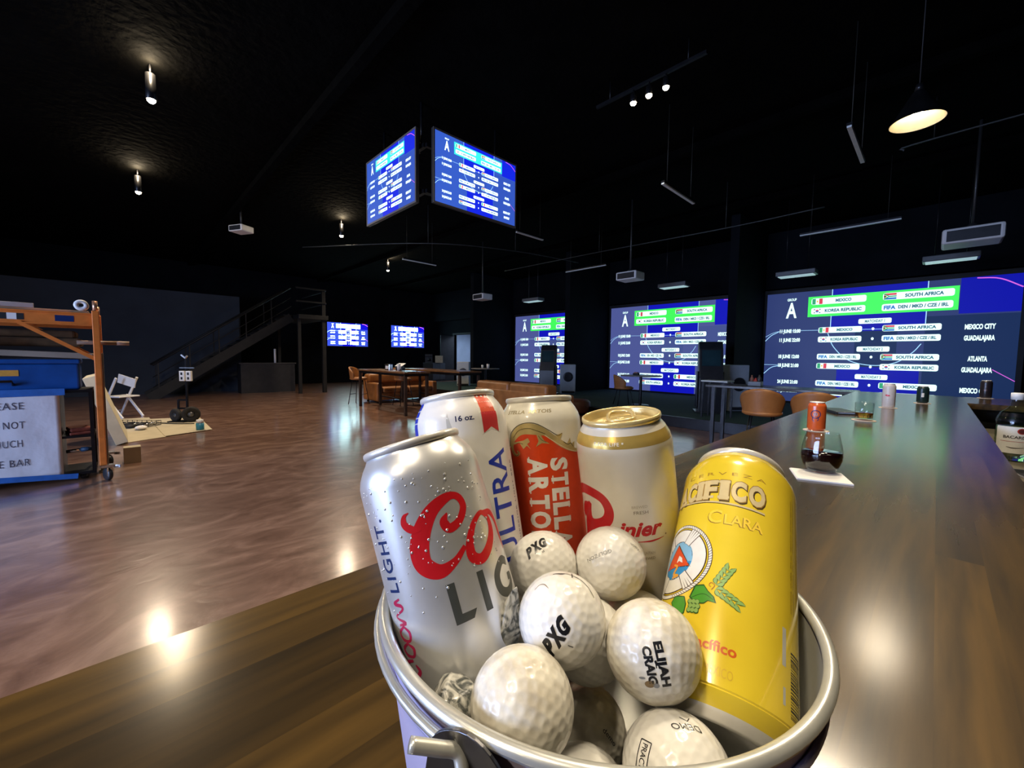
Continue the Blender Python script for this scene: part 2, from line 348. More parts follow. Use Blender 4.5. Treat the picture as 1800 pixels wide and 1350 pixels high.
for i in range(9):                                             # the return at the far end, boards running across
    y0 = 4.55 + i * (BE - 4.55) / 9; y1 = 4.55 + (i + 1) * (BE - 4.55) / 9
    o = MB().box(0, 1.53, -(y1 - y0) / 2 + GAP, (y1 - y0) / 2 - GAP, -0.04, 0).build('plank', wood, bar); o.location = (BR_ + GAP, (y0 + y1) / 2, BAR)

# ================================================================== bucket with cans and golf balls
BC = Wc(0.0460, -0.1185, 0.2516); RB = 0.1187; BH = BC.z - BAR
lil = mat('lilac_painted_tin', (0.55, 0.50, 0.70), 0.4, 0.0, noise=(8, 0.05))
tin = mat('bare_tin', (0.62, 0.62, 0.57), 0.28, 0.6, noise=(30, 0.12), bump=(8, 0.05, 0.002))
bk = thing('tin_bucket', 'lilac tin bucket with rolled silver rim, packed with beer cans and golf balls', 'bucket', (BC.x, BC.y, BAR))
rb = 0.098
bm_ = MB(); bm_.k = 0; bm_.lathe([(rb - 0.002, 0.0), (rb, 0.001), (rb + (RB - rb) * 0.93, BH * 0.93), (RB - 0.0005, BH - 0.004)], 96)
bm_.k = 1; bm_.lathe([(0, 0.004), (rb - 0.003, 0.004), (RB - 0.0028, BH - 0.004)], 96)
bm_.build('shell', [lil, tin], bk)
rimp = [(RB + 0.0030 * math.cos(a), BH + 0.0028 * math.sin(a) - 0.002) for a in [2 * PI * i / 14 for i in range(15)]]
MB().lathe(rimp, 128).build('rolled_rim', tin, bk, label='shiny rolled rim')
MB().lathe([(rb + (RB - rb) * (BH - 0.018) / BH + 0.0012 + 0.0016 * math.cos(a), BH - 0.018 + 0.0022 * math.sin(a)) for a in [2 * PI * i / 10 for i in range(11)]], 128).build('bead', lil, bk)
def bucket_ear(ang):
    e = MB(); ca, sa = math.cos(ang), math.sin(ang); out = Vector((ca, sa, 0)); tg = Vector((-sa, ca, 0)); up = Vector((0, 0, 1)); c = out * (RB + 0.0042) + up * (BH - 0.017)
    pts = [(-0.017, -0.022), (0.017, -0.022), (0.018, 0.002), (0.0125, 0.013), (0.0, 0.018), (-0.0125, 0.013), (-0.018, 0.002)]
    pts = [p[:2] for p in smooth_path(pts, 4, True)]
    e.M = Matrix((tuple(tg) + (0,), tuple(up) + (0,), tuple(out) + (0,), (0, 0, 0, 1))).transposed(); e.M = Matrix.Translation(c) @ e.M
    e.prism(pts, -0.0006, 0.0009); e.lathe([(0, 0.0016), (0.0032, 0.0014), (0.004, 0.0004)], 12, (0.0, -0.014, 0.0)); return e
def _px(P): v = P - CAM; return 900 + FPX * v.dot(CR) / v.dot(CF)
EA = min([AZ - PI / 2 - 1.4 + 2.8 * i / 400 for i in range(401)], key=lambda a: abs(_px(Vector((BC.x + (RB + .004) * math.cos(a), BC.y + (RB + .004) * math.sin(a), BC.z - .008))) - 822))
dkt = mat('dark_zinc', (0.16, 0.16, 0.17), 0.28, 1.0, noise=(30, 0.2))
for a in (EA, EA + PI): bucket_ear(a).build('ear', dkt, bk, bevel=0.0003, label='dark riveted handle ear')
# wire handle folded down around the far side, its near end hooked through the ear and poking outward
hw = MB(); pts = []
o1 = Vector((math.cos(EA), math.sin(EA), 0)); t1 = Vector((-math.sin(EA), math.cos(EA), 0)); hz = Vector((0, 0, 1))
p0 = o1 * (RB + 0.002) + hz * (BH - 0.013)
tgt = D(720, 1309, 0.143) - Vector((BC.x, BC.y, BAR))
pts = [tgt, p0 + (tgt - p0) * 0.55 + hz * 0.002, p0 + (tgt - p0) * 0.22 + hz * 0.003, p0 + o1 * 0.004, p0 - o1 * 0.004 - hz * 0.002, p0 - o1 * 0.006 - hz * 0.010]
hw.tube(smooth_path([tuple(p) for p in pts], 6), 0.0026, 10).build('handle_hook', tin, bk, label='bent wire end of the handle')
hb = [tuple(o1 * ((RB + 0.0032) * math.cos(a)) - t1 * ((RB + 0.0032) * math.sin(a)) + hz * (BH - 0.0095 + 0.001 * math.sin(a))) for a in [PI * i / 40 for i in range(41)]]
MB().tube(hb, 0.0022, 8).build('handle', tin, bk)

CANP = [(0.0245, 0), (0.0262, 0.001), (0.0292, 0.0046), (0.0326, 0.0100), (0.0331, 0.012), (0.0331, 0.1365), (0.0328, 0.1395), (0.0317, 0.1433), (0.0293, 0.148), (0.0273, 0.1508), (0.0264, 0.1525), (0.0262, 0.1532)]
_pz = [p[1] for p in CANP]; _pr = [p[0] for p in CANP]
def can_r(v): return float(np.interp(v, _pz, _pr))
CANS = {'coors': ((-0.0577, -0.0331, 0.2353), (-0.2979, 0.946, 0.1277)), 'mich': ((-0.0406, -0.0085, 0.3035), (-0.148, 0.9817, 0.1199)),
        'stella': ((0.0219, -0.0111, 0.341), (-0.0586, 0.9954, 0.0756)), 'rainier': ((0.0767, -0.021, 0.29), (-0.1294, 0.9856, -0.1087)), 'pac': ((0.161, -0.0631, 0.2901), (0.4258, 0.6473, 0.6322))}
silver = mat('brushed_can_aluminium', (0.74, 0.74, 0.74), 0.30, 0.62, noise=(60, 0.06))
lidm = mat('can_lid_aluminium', (0.74, 0.72, 0.68), 0.30, 0.35, noise=(60, 0.06))
goldm = mat('gold_can_lid', (0.74, 0.58, 0.26), 0.26, 0.45, noise=(60, 0.08))
def ink(name, col, rough=0.3, metal=0.0): return mat('ink_' + name, col, rough, metal, noise=(200, 0.05))
def make_can(key, label, body, lid, extra=None):
    top, ax = CANS[key]; A = (CR * ax[0] + CU * ax[1] + CF * ax[2]).normalized(); T = Wc(*top); base = T - A * 0.157
    c = base + A * 0.08; x = (CAM - c); x = (x - A * x.dot(A)).normalized(); y = A.cross(x)
    mw = Matrix.Translation(base) @ Matrix((x, y, A)).transposed().to_4x4()
    t = thing('beer_can', label, 'can', group='tall beer cans in the bucket', mw=mw)
    b = MB(); b.lathe([(0, 0.0105), (0.012, 0.009), (0.020, 0.004), (0.0232, 0.0004), (0.0245, 0), (0.0262, 0.0010), (0.0292, 0.0046)], 96); b.k = 1
    b.lathe([(0.0292, 0.0046), (0.0312, 0.0075), (0.0326, 0.0100), (0.0330, 0.0108)], 96); b.lathe([(0.0330, 0.0108), (0.0327, 0.0113), (0.0331, 0.0120)], 96, smooth=False); b.lathe(CANP[4:], 96)
    b.build('body', [lidm, body], t)
    MB().lathe([(0.0261, 0.1528), (0.0270, 0.1534), (0.02735, 0.1550), (0.0270, 0.1566), (0.0262, 0.1571), (0.0255, 0.1567), (0.0251, 0.155), (0.0246, 0.1508), (0.0239, 0.1500)], 96).build('rim', lid, t)
    l = MB().lathe([(0.0239, 0.1500), (0.0231, 0.1502), (0.0226, 0.1514), (0.018, 0.1516), (0.0172, 0.1511), (0, 0.1511)], 64).build('lid', lid, t)
    tb = MB(); path = []
    for a in [2 * PI * i / 28 for i in range(28)]:
        cx, sx = math.cos(a), math.sin(a); path.append((0.0135 * np.sign(cx) * abs(cx) ** 0.6 - 0.0015, 0.0088 * np.sign(sx) * abs(sx) ** 0.6, 0.1545 + 0.0010 * (cx < 0) * abs(cx)))
    tb.tube(path, 0.0015, 8, closed=True).box(-0.002, 0.0090, -0.0070, 0.0070, 0.1530, 0.1542).lathe([(0, 0.1556), (0.0024, 0.1553), (0.0030, 0.1540)], 16, (0.0045, 0, 0))
    tb.build('pull_tab', lid, l)
    return t
def wrap(lift=0.00006, step=0.00005):
    def mp(u, v, lay):
        z = v / 1000; th = (u / 1000) / 0.0331; r = can_r(z) + lift + step * lay
        return Vector((r * math.cos(th), r * math.sin(th), z))
    return mp
red = ink('red', (0.55, 0.012, 0.018)); navy = ink('navy', (0.012, 0.03, 0.12)); grey = ink('grey', (0.06, 0.065, 0.06)); blue = ink('blue', (0.02, 0.045, 0.42)); wht = ink('white', (0.78, 0.76, 0.70)); blk = ink('black', (0.01, 0.01, 0.012)); gold = ink('gold', (0.56, 0.44, 0.19), 0.28, 0.4)
# --- silver light-beer can
t = make_can('coors', 'silver light-beer can with red script lettering, leaning left at the front of the bucket', silver, lidm)
p = Print(); k = 0.235 / 720 * 1000 / 3.858
C1 = [(7.1, 116.5, 8), (4.6, 113.0, 50), (6.5, 109.1, 52), (12.3, 110.9, 46), (16.3, 116.2, 44), (15.6, 121.0, 42), (12.1, 123.6, 42), (6.4, 123.0, 62), (-0.6, 119.2, 82), (-6.7, 111.9, 104), (-10.1, 103.7, 112), (-9.6, 96.5, 104), (-3.3, 91.8, 80), (4.6, 93.6, 44), (11.5, 98.5, 26)]
p.stroke([(a, b, w * k) for a, b, w in C1], 'r')
p.stroke([(a, b, w * k) for a, b, w in [(-6.5, 113.2, 18), (-11, 114.2, 44), (-14.0, 117.5, 40), (-13.2, 121.0, 24), (-10.6, 122.3, 5)]], 'r', 1)
ring = [(28.0, 109.5, 30), (32.0, 104.8, 40), (31.0, 98.4, 55), (25.0, 92.2, 60), (18.5, 89.4, 60), (13.9, 92.4, 62), (14.4, 98.8, 52), (18.6, 105.6, 40), (24.0, 109.4, 32)]
p.stroke([(a, b, w * k) for a, b, w in ring], 'r', 1, closed=True)
p.stroke([(a, b, w * k) for a, b, w in [(28, 109.5, 26), (36, 107.5, 40), (41, 101.4, 50), (42, 94.1, 50), (43, 86.0, 20)]], 'r')
p.poly([(-2.6, 85.0), (1.6, 84.9), (1.5, 70.2), (8.8, 70.0), (6.5, 66.3), (-2.4, 66.2)], 'g')
p.poly([(13.3, 84.8), (17.1, 84.5), (17.1, 65.7), (13.3, 66.0)], 'g')
p.stroke([(39, 80, 4.2), (33, 82.6, 4.4), (26.8, 79.5, 4.6), (24.8, 75.2, 4.6), (26.0, 70, 4.6), (31, 67.2, 4.4), (37, 68.5, 4.0), (39, 72.5, 3.8), (35, 73.4, 3.6)], 'g')
p.build('front_lettering', dict(r=red, g=grey), wrap(), t, 3.0, label='red script and grey block lettering')
p = Print(); p.text('LIGHT.', -27.2, 87.0, 7.6, 'n', ang=PI / 2, w=36, off=0.016, space=1.15)
sc = [(-28.9, 83.9, 1.0), (-34.0, 81.6, 1.6), (-28.8, 80.6, 1.8), (-28.6, 78.6, 1.2), (-35.0, 75.2, 1.0), (-28.4, 72.6, 1.7), (-34.0, 71.2, 1.0)]
p.stroke(sc, 'm'); p.stroke([(-31.5, 70.4, 1.2), (-35.5, 67.5, 1.6), (-33.5, 64.5, 1.6), (-28.6, 64.2, 1.3), (-27.4, 67.8, 1.7), (-30, 70.2, 1.2)], 'm', closed=True)
p.stroke([(-31.5, 62.6, 1.2), (-35.5, 60.0, 1.7), (-33.5, 57.2, 1.6), (-28.6, 57.0, 1.3), (-27.4, 60.4, 1.9), (-30, 62.2, 1.2)], 'm', closed=True)
p.stroke([(-30, 55.0, 1.2), (-35.5, 53.5, 1.8), (-36, 49.5, 2.0), (-31, 47.2, 1.9), (-27, 50.0, 2.0), (-29, 53.0, 1.0)], 'm')
p.build('side_lettering', dict(n=navy, m=ink('crimson', (0.45, 0.02, 0.08))), wrap(), t, 3.0, label='vertical navy and crimson side lettering')
dr = MB(); rg = random.Random(5)
for _ in range(150):
    u = rg.uniform(-40, 34); v = rg.choice([rg.uniform(92, 140), rg.uniform(66, 140)]); r = rg.choice([0.0003, 0.0004, 0.0005, 0.0007]); th = u / 33.1; R_ = can_r(v / 1000)
    dr.M = Matrix.Translation((R_ * math.cos(th), R_ * math.sin(th), v / 1000)) @ Matrix.Rotation(th, 4, 'Z') @ Matrix.Diagonal((0.6, 1, 1, 1))
    dr.lathe([(0, -r), (r * 0.7, -r * 0.7), (r, 0), (r * 0.7, r * 0.7), (0, r)], 8)
o = dr.build('condensation', mat('water_drop', (0.80, 0.80, 0.80), 0.08, 0.6), t, label='tiny water droplets'); o['kind'] = 'stuff'
# --- white can with red ribbon
t = make_can('mich', 'white beer can marked 16 oz. with a red ribbon and vertical blue letters', mat('white_can_paint', (0.74, 0.72, 0.68), 0.3, noise=(60, 0.03), coat=0.4), mat('white_rim', (0.72, 0.71, 0.68), 0.3, 0.3, noise=(60, 0.04)))
p = Print()
p.poly([(12.6, 153.5), (29.8, 153.5), (30.2, 142), (29.8, 125.5), (21.2, 128.6), (13.2, 125.5), (13.0, 142)], 'w')
p.poly([(14.6, 153.5), (27.9, 153.5), (27.6, 140.6), (14.9, 140.6)], 'o', 1); p.poly([(14.6, 140.6), (28.4, 140.6), (28.1, 126.3), (21.2, 130.1), (14.8, 126.4)], 'r', 1)
p.build('ribbon', dict(w=wht, r=ink('ribbon_red', (0.58, 0.045, 0.05)), o=ink('ribbon_orange', (0.72, 0.11, 0.06))), wrap(), t, 3.0, label='red ribbon with white edge')
p = Print(); p.text('16 oz.', -3.4, 136.3, 3.6, 'n', w=12.6, off=0.02)
p.text('ULTRA', 30.6, 42, 15.5, 'b', ang=PI / 2, w=73, off=0.012, space=1.05)
p.text('SUPERIOR LIGHT BEER', 38.6, 50, 1.7, 'n', ang=PI / 2, w=56, off=0.02, space=1.3)
p.poly([(5.9, 100.6), (11.2, 85.4), (3.2, 84.6)], 'v'); p.poly([(-8.7, 142.7), (-5.0, 128), (-9.6, 128), (-9.6, 138.2)], 'v2')
p.rect(-58, -37.0, 20, 153, 'b')
p.build('front_lettering', dict(n=ink('dark_navy', (0.02, 0.025, 0.09)), b=blue, v=ink('pale_blue', (0.32, 0.36, 0.60)), v2=ink('pale_grey', (0.48, 0.47, 0.43))), wrap(), t, 3.0, label='blue and navy lettering and stripes')
# --- red and white can with gold scroll
t = make_can('stella', 'white and red beer can with a gold scroll, standing between the two white cans', mat('cream_can_paint', (0.72, 0.69, 0.60), 0.28, noise=(60, 0.04), coat=0.4), lidm)
p = Print(); ks = 0.341 / 720 * 1000 / 9
band = [(-25.8, 119.6, 46), (-23.1, 128.0, 62), (-16.9, 133.1, 72), (-9.9, 134.5, 84), (-3.2, 132.9, 94), (3.2, 129.3, 92), (8.7, 125.2, 82), (15.1, 120.5, 92), (22.4, 116.5, 80), (31, 114.0, 50), (38, 115.5, 40)]
p.poly([(-27, 118)] + [(a, b) for a, b, w in band] + [(42, 113), (42, 14), (-27, 14)], 'r')
p.build('red_field', dict(r=ink('bright_red', (0.62, 0.055, 0.012))), wrap(), t, 2.5, label='bright red label field')
p = Print(); p.stroke([(a, b, w * ks) for a, b, w in band], 'g', 1)
p.stroke([(a, b, w * ks) for a, b, w in [(2.2, 127.5, 20), (-5.3, 129.8, 70), (-12.2, 130.6, 80), (-17.7, 128.6, 60), (-22.6, 124.0, 50), (-24.3, 118.7, 50), (-22.8, 114.6, 50), (-20.1, 113.0, 40), (-18.0, 114.4, 34), (-19.6, 116.2, 20)]], 'g', 1)
p.poly([(-9.9, 125.7), (-13.7, 123.9), (-21.9, 122.6), (-23.4, 120.7), (-17.1, 122.2), (-14.0, 117.5), (-11.0, 120.0), (-8.0, 117.2), (-10.7, 121.2), (-8.5, 122.8)], 'g', 2)
p.poly([(-3.5, 128.8), (-1.9, 123.0), (-4.1, 118.9), (0.4, 121.5), (6.5, 120.6), (2.4, 123.2), (-0.3, 128)], 'g', 2)
p.poly([(11, 126.5), (17, 128.0), (15, 123.5)], 'g', 2); p.poly([(20, 119), (24, 124), (25, 119), (29, 121), (28, 115)], 'g', 2)
p.stroke([(-26.9, 119.6), (-24.9, 129.4), (-17.9, 135.2), (-9.7, 137.1), (-3.0, 136.1), (4.4, 132.0), (10.9, 127.6), (13.9, 126.5), (16.7, 127.9)], 'k', 3, w=0.42)
p.stroke([(-22.5, 126.4), (-17, 131.6), (-9, 132.8), (-2, 130.5), (3.5, 128.2)], 'k', 3, w=0.34); p.stroke([(-24.2, 116), (-21.6, 112.6), (-18.6, 113.2), (-18.2, 116)], 'k', 3, w=0.34)
p.stroke([(17.5, 121.3), (21.5, 119.2), (24.5, 119.8), (27, 117)], 'k', 3, w=0.5); p.stroke([(-14, 121.2), (-17.5, 122.3), (-20, 121.5)], 'k', 3, w=0.3); p.stroke([(-1.8, 127), (0.2, 124), (3.8, 122)], 'k', 3, w=0.3)
p.stroke([(3.0, 127.2), (9, 122.7), (16, 118.2), (23, 114.9), (31, 112.8)], 'c', 3, w=0.5)
p.build('gold_scroll', dict(g=gold, k=ink('olive_black', (0.05, 0.04, 0.01)), c=ink('cream', (0.75, 0.66, 0.45))), wrap(), t, 2.5, label='gold scrollwork')
p = Print(); WT = [('S', 8.9), ('T', 8.6), ('E', 8.6), ('L', 8.2), ('L', 8.2), ('A', 9.5)]
def serif_word(p, word, x, y0, h, adv, key):                    # heavy slab-serif capitals stacked along the can, reading downwards
    for ch, a in zip(word, adv):
        w = a * 0.86; q = Print(); q.text(ch, 0, 0, h, key, w=w, off=0.045)
        sl = {'S': [], 'T': [(w * .5, 0, w * .62), (0.6, h - h * .16, 1.1, 1)], 'E': [(w * .22, 0, w * .44)], 'L': [(w * .22, h, w * .50), (w * .22, 0, w * .44)], 'A': [(w * .10, 0, w * .36), (w * .90, 0, w * .36)], 'R': [(w * .2, 0, w * .46), (w * .92, 0, w * .3)], 'O': [], 'I': [(w * .5, 0, w), (w * .5, h, w)]}[ch]
        for e in sl:
            if len(e) == 3: yy = e[1]; q.rect(e[0] - e[2] / 2, e[0] + e[2] / 2, yy - (0.9 if yy else 0), yy + (0 if yy else 0.9), key, 1)
        for v, f, kk, l in q.it: p.put([(x + b, y0 - a_) for a_, b in v], f, kk, l + 2)
        y0 -= a
serif_word(p, 'STELLA', 6.6, 110.0, 12.6, [11.0, 11.2, 10.6, 10.4, 10.4, 12.0], 'w')
serif_word(p, 'ARTOIS', -10.6, 110.6, 13.6, [14.2, 13.0, 11.8, 14.2, 7.0, 11.0], 'w')
p.build('front_lettering', dict(w=wht), wrap(), t, 2.5, label='cream serif capitals')
p = Print(); p.text('STELLA  ARTOIS', -29.9, 144.1, 2.6, 'g', w=40, off=0.01, shear=0.15); p.build('neck_lettering', dict(g=ink('old_gold', (0.35, 0.28, 0.13), 0.3, 0.5)), wrap(), t, 2.0)
# --- cream can with gold neck band
t = make_can('rainier', 'cream beer can with a gold neck band and open view of its gold lid', mat('pearl_can_paint', (0.70, 0.66, 0.57), 0.3, 0.15, noise=(60, 0.04), coat=0.3), goldm)
MB().lathe([(can_r(z / 1000) + 0.00008, z / 1000) for z in (140.6, 142, 143.3, 145, 146.6, 148)], 96).build('neck_band', ink('bright_gold', (0.66, 0.46, 0.12), 0.25, 0.5), t, label='gold neck band')
p = Print(); p.text('E FOR LIFE *', -21, 142.6, 2.1, 'w', w=21, off=0.015, space=1.15); p.build('neck_lettering', dict(w=wht), wrap(0.0002), t, 1.5)
p = Print(); kr = 0.29 / 720 * 1000 / 3.858 * 1.5
p.stroke([(a, b, w * kr) for a, b, w in [(-46, 96, 20), (-47, 104, 36), (-39.3, 108.6, 44), (-28, 109.4, 44), (-18.5, 106.6, 42), (-14.4, 100.0, 42), (-15.2, 93.5, 46), (-20, 88.5, 52), (-28, 85.2, 60), (-33.5, 88, 60), (-33, 95, 44), (-30, 101, 20)]], 'r')
p.stroke([(a, b, w * kr) for a, b, w in [(-42, 88, 30), (-37, 96, 40), (-30, 99, 26)]], 'r', 1); p.stroke([(a, b, w * kr) for a, b, w in [(-33, 92, 50), (-35, 82, 62), (-38, 72, 50)]], 'r')
p.text('inier', -9.5, 82.4, 9.4, 'r', w=30, off=0.035, shear=0.35); p.stroke([(3.0, 78.4, 0.4), (12, 78.2, 1.1), (20.8, 79.2, 0.3)], 'r'); p.disc(22.6, 80.6, 0.6, 0.6, 'n')
p.stroke([(-11.5, 82.6, 1.2), (-9.5, 84.8, 1.4)], 'r')
p.text('FRESH', 1.9, 97.0, 2.2, 'n', w=9.4); p.text('BREWED', 1.0, 101.0, 1.8, 'n2', w=10); p.text('MOUNTAIN', 2.5, 69.3, 1.8, 'n2', w=11); p.text('BREWED', 4.0, 65.7, 1.8, 'n', w=9)
p.build('front_lettering', dict(r=ink('brick_red', (0.50, 0.015, 0.02)), n=ink('taupe', (0.22, 0.18, 0.12)), n2=ink('pale_taupe', (0.42, 0.37, 0.28))), wrap(), t, 2.5, label='red script lettering')
# --- yellow can
yel = mat('yellow_can_paint', (0.70, 0.52, 0.030), 0.24, 0.05, noise=(60, 0.03), coat=0.6)
t = make_can('pac', 'yellow beer can with a life-ring emblem, lying back at the right of the bucket', yel, lidm)
p = Print(); WX = [('A', -40.5, 8.2), ('C', -32.2, 7.6), ('I', -24.2, 4.6), ('F', -19.4, 8.4), ('I', -10.0, 5.6), ('C', -3.6, 8.4), ('O', 5.6, 9.4)]
for ch, x, w in WX:
    sx = 0.7; sy = -0.7
    p.text(ch, x + sx, 110 + sy, 13.4, 'k', w=w, off=0.075); p.text(ch, x, 110, 13.4, 'e', 1, w=w + 0.3, off=0.062); p.text(ch, x + 0.35, 110.3, 12.8, 'g', 2, w=w - 0.5, off=0.05)
    if ch in 'IFA':
        for yy in ((110.2, 121.6) if ch != 'A' else (110.2,)): p.rect(x - 0.5, x + w * (0.75 if ch == 'F' and yy < 115 else 1) + 0.4, yy, yy + 1.8, 'g', 2)
p.stroke([(-47, 112.5), (-30, 108.6), (-15, 107.4), (0, 106.4), (15, 106.0)], 'k', w=1.5); p.stroke([(-47, 112.8), (-30, 108.9), (-15, 107.7), (0, 106.7), (15, 106.3)], 'g', 1, w=1.1)
p.text('C', -14.4, 92.8, 8.6, 'e', w=7.4, off=0.02); p.text('C', -14, 93.2, 8.6, 'y', 1, w=7.4, off=0.015); p.text('LARA', -5.6, 92.8, 6.4, 'e', w=19.6, off=0.02); p.text('LARA', -5.2, 93.2, 6.4, 'y', 1, w=19.6, off=0.015)
p.text('C E R V E Z A', -33, 127.8, 2.4, 'b', w=48, off=0.0)
p.build('brand_lettering', dict(k=ink('umber', (0.06, 0.035, 0.01)), e=ink('bronze', (0.26, 0.15, 0.03)), g=ink('pale_gold', (0.74, 0.60, 0.32), 0.25, 0.3), y=ink('bright_yellow', (0.78, 0.54, 0.05)), b=ink('ochre_brown', (0.30, 0.17, 0.02))), wrap(), t, 2.5, label='gold and bronze lettering'); p = Print()
p.text('acífico', -11.6, 25.4, 4.6, 'r', w=17.4, off=0.03); p.text('MEXICO', -7, 15.6, 4.0, 'b2', w=12, off=-0.01)
p.build('lower_lettering', dict(k=ink('umber', (0.06, 0.035, 0.01)), e=ink('bronze', (0.26, 0.15, 0.03)), g=ink('pale_gold', (0.74, 0.60, 0.32), 0.25, 0.3), y=ink('bright_yellow', (0.78, 0.54, 0.05)), b=ink('ochre_brown', (0.30, 0.17, 0.02)), b2=ink('ochre', (0.52, 0.33, 0.03)), r=ink('orange_red', (0.55, 0.10, 0.015))), wrap(), t, 2.5, label='red lower lettering')
p = Print(); cx, cy = -31.5, 70.5
p.ring(cx, cy, 20.4, 22.8, 'k', n=48); p.ring(cx, cy, 20.8, 22.4, 'w', 1, n=48); p.ring(cx, cy, 11.2, 19.8, 'k', 1, n=48); p.ring(cx, cy, 11.8, 19.2, 'w', 2, n=48); p.disc(cx, cy, 11.8, 11.8, 'b', 1, 40)
p.poly([(cx - 11.8, cy - 2), (cx + 11.6, cy - 2), (cx + 9.2, cy - 7.4), (cx + 4, cy - 11), (cx - 4, cy - 11), (cx - 9.2, cy - 7.4)], 'b2', 2)
p.poly([(-31.7, 80.6), (-20.2, 65.2), (-42.5, 66.0)], 'k', 2); p.poly([(-31.7, 79.6), (-21.2, 65.8), (-41.5, 66.4)], 'r', 3); p.poly([(-29.6, 73), (-27, 71), (-26.2, 68), (-29.2, 69.6), (-31, 68.6), (-30.4, 71)], 'w', 4)
p.stroke([(-33, 68, .9), (-30, 66, 1.6), (-32, 62, 1.8), (-28, 60.5, 1.4), (-33, 60, 1.2)], 'y', 4)
for a in (0.95, -0.95, 2.2, -2.2):
    for d in (-0.13, -0.045, 0.045, 0.13):
        ca, sa = math.cos(a + d), math.sin(a + d); p.stroke([(cx + ca * 10.8, cy + sa * 10.8), (cx + ca * 20.6, cy + sa * 20.6)], 'k', 3, w=2.2, smooth=False); p.stroke([(cx + ca * 11.0, cy + sa * 11.0), (cx + ca * 20.4, cy + sa * 20.4)], 'w', 4, w=1.3, smooth=False)
for i in range(44):
    a = -1.5 + 3.0 * i / 43; ca, sa = math.cos(a), math.sin(a); ca2, sa2 = math.cos(a + .05), math.sin(a + .05); p.stroke([(cx + ca * 20.8, cy + sa * 20.8), (cx + ca2 * 22.4, cy + sa2 * 22.4)], 'k', 2, w=0.28, smooth=False)
def leaf(pts, c1='gk', c2='gr'):
    m_ = (sum(q[0] for q in pts) / len(pts), sum(q[1] for q in pts) / len(pts)); p.poly(pts, c1, 4); p.poly([(m_[0] + (x - m_[0]) * .88, m_[1] + (y - m_[1]) * .88) for x, y in pts], c2, 5)
leaf([(-18.1, 48.1), (-15.8, 54.7), (-11.3, 55.6), (-8.8, 52.5), (-5.8, 50.1), (-4.5, 47.1), (-8.4, 47.4), (-10.2, 45.6), (-14.4, 45.0)]); p.stroke([(-17.5, 47.5), (-11, 50.5), (-6, 48.5)], 'gk', 6, w=0.3)
leaf([(-29.4, 45.3), (-27.5, 48.4), (-25.7, 48.8), (-20.7, 48.4), (-19.1, 44.2), (-19.6, 39.6), (-22, 37.5), (-26, 40)])
for i in range(3):
    for j in range(3): x, y = -17.2 + j * 1.9 + (i % 2) * .5, 45.8 - i * 2.2; p.disc(x, y, 1.35, 1.5, 'gk', 6, 10); p.disc(x, y + .2, 1.05, 1.15, 'gp', 7, 10)
for (x0, y0, x1, y1) in ((-5.3, 56.8, 0.4, 68.0), (-5.2, 54.3, 6.2, 48.8)):
    for i in range(5):
        tt = (i + .5) / 5; dx, dy = x1 - x0, y1 - y0; l = math.hypot(dx, dy); nx, ny = -dy / l, dx / l
        for s_ in (-1, 1):
            bx, by = x0 + dx * (tt - .12), y0 + dy * (tt - .12); ex, ey = x0 + dx * (tt + .12) + nx * s_ * 2.2, y0 + dy * (tt + .12) + ny * s_ * 2.2
            mx, my = (bx + ex) / 2, (by + ey) / 2; q = [(bx, by, .2), (mx + nx * s_ * .5, my + ny * s_ * .5, 2.3), (ex + dx * .06, ey + dy * .06, .2)]; p.stroke(q, 'gk', 5); p.stroke([(a, b, c * .72) for a, b, c in q], 'gp', 6)
p.stroke([(-7.5, 53.5), (-6.2, 56), (-8, 57.2), (-8.8, 55.6), (-7.8, 54.9)], 'e', 5, w=0.35)
p.build('emblem', dict(k=ink('outline', (0.06, 0.03, 0.01)), w=ink('ring_white', (0.70, 0.68, 0.62)), b=ink('sky_blue', (0.20, 0.42, 0.60)), b2=ink('sea_blue', (0.03, 0.24, 0.52)), r=ink('hill_red', (0.62, 0.07, 0.015)), y=ink('amber', (0.70, 0.33, 0.04)), e=ink('russet', (0.35, 0.12, 0.02)), gk=ink('leaf_dark', (0.02, 0.07, 0.012)), gr=ink('leaf_green', (0.06, 0.26, 0.025)), gp=ink('leaf_pale', (0.22, 0.36, 0.10))), wrap(0.00006, 0.00003), t, 2.5, label='life-ring and hops emblem')
p = Print(); rg = random.Random(2); y = 15.0
while y < 42: h = rg.choice([0.3, 0.5, 0.8]); p.rect(33.0, 43, y, y + h, 'k'); y += h + rg.choice([0.35, 0.55, 0.8])
p.rect(26.9, 29.3, 33.5, 50.5, 'g'); p.rect(27.6, 29.2, 18, 25, 'g')
for i, (x, h) in enumerate(((33.0, 1.1), (35.2, 0.9))): p.text('CERVEZA  CLARA  355 mL  MEXICO  PLEASE RECYCLE', x + 1, 60, h, 'b', ang=PI / 2, w=68)
p.build('side_print', dict(k=blk, g=ink('silver_grey', (0.42, 0.42, 0.38)), b=ink('brown_text', (0.30, 0.18, 0.03))), wrap(), t, 2.5, label='black barcode stripes and small side print')

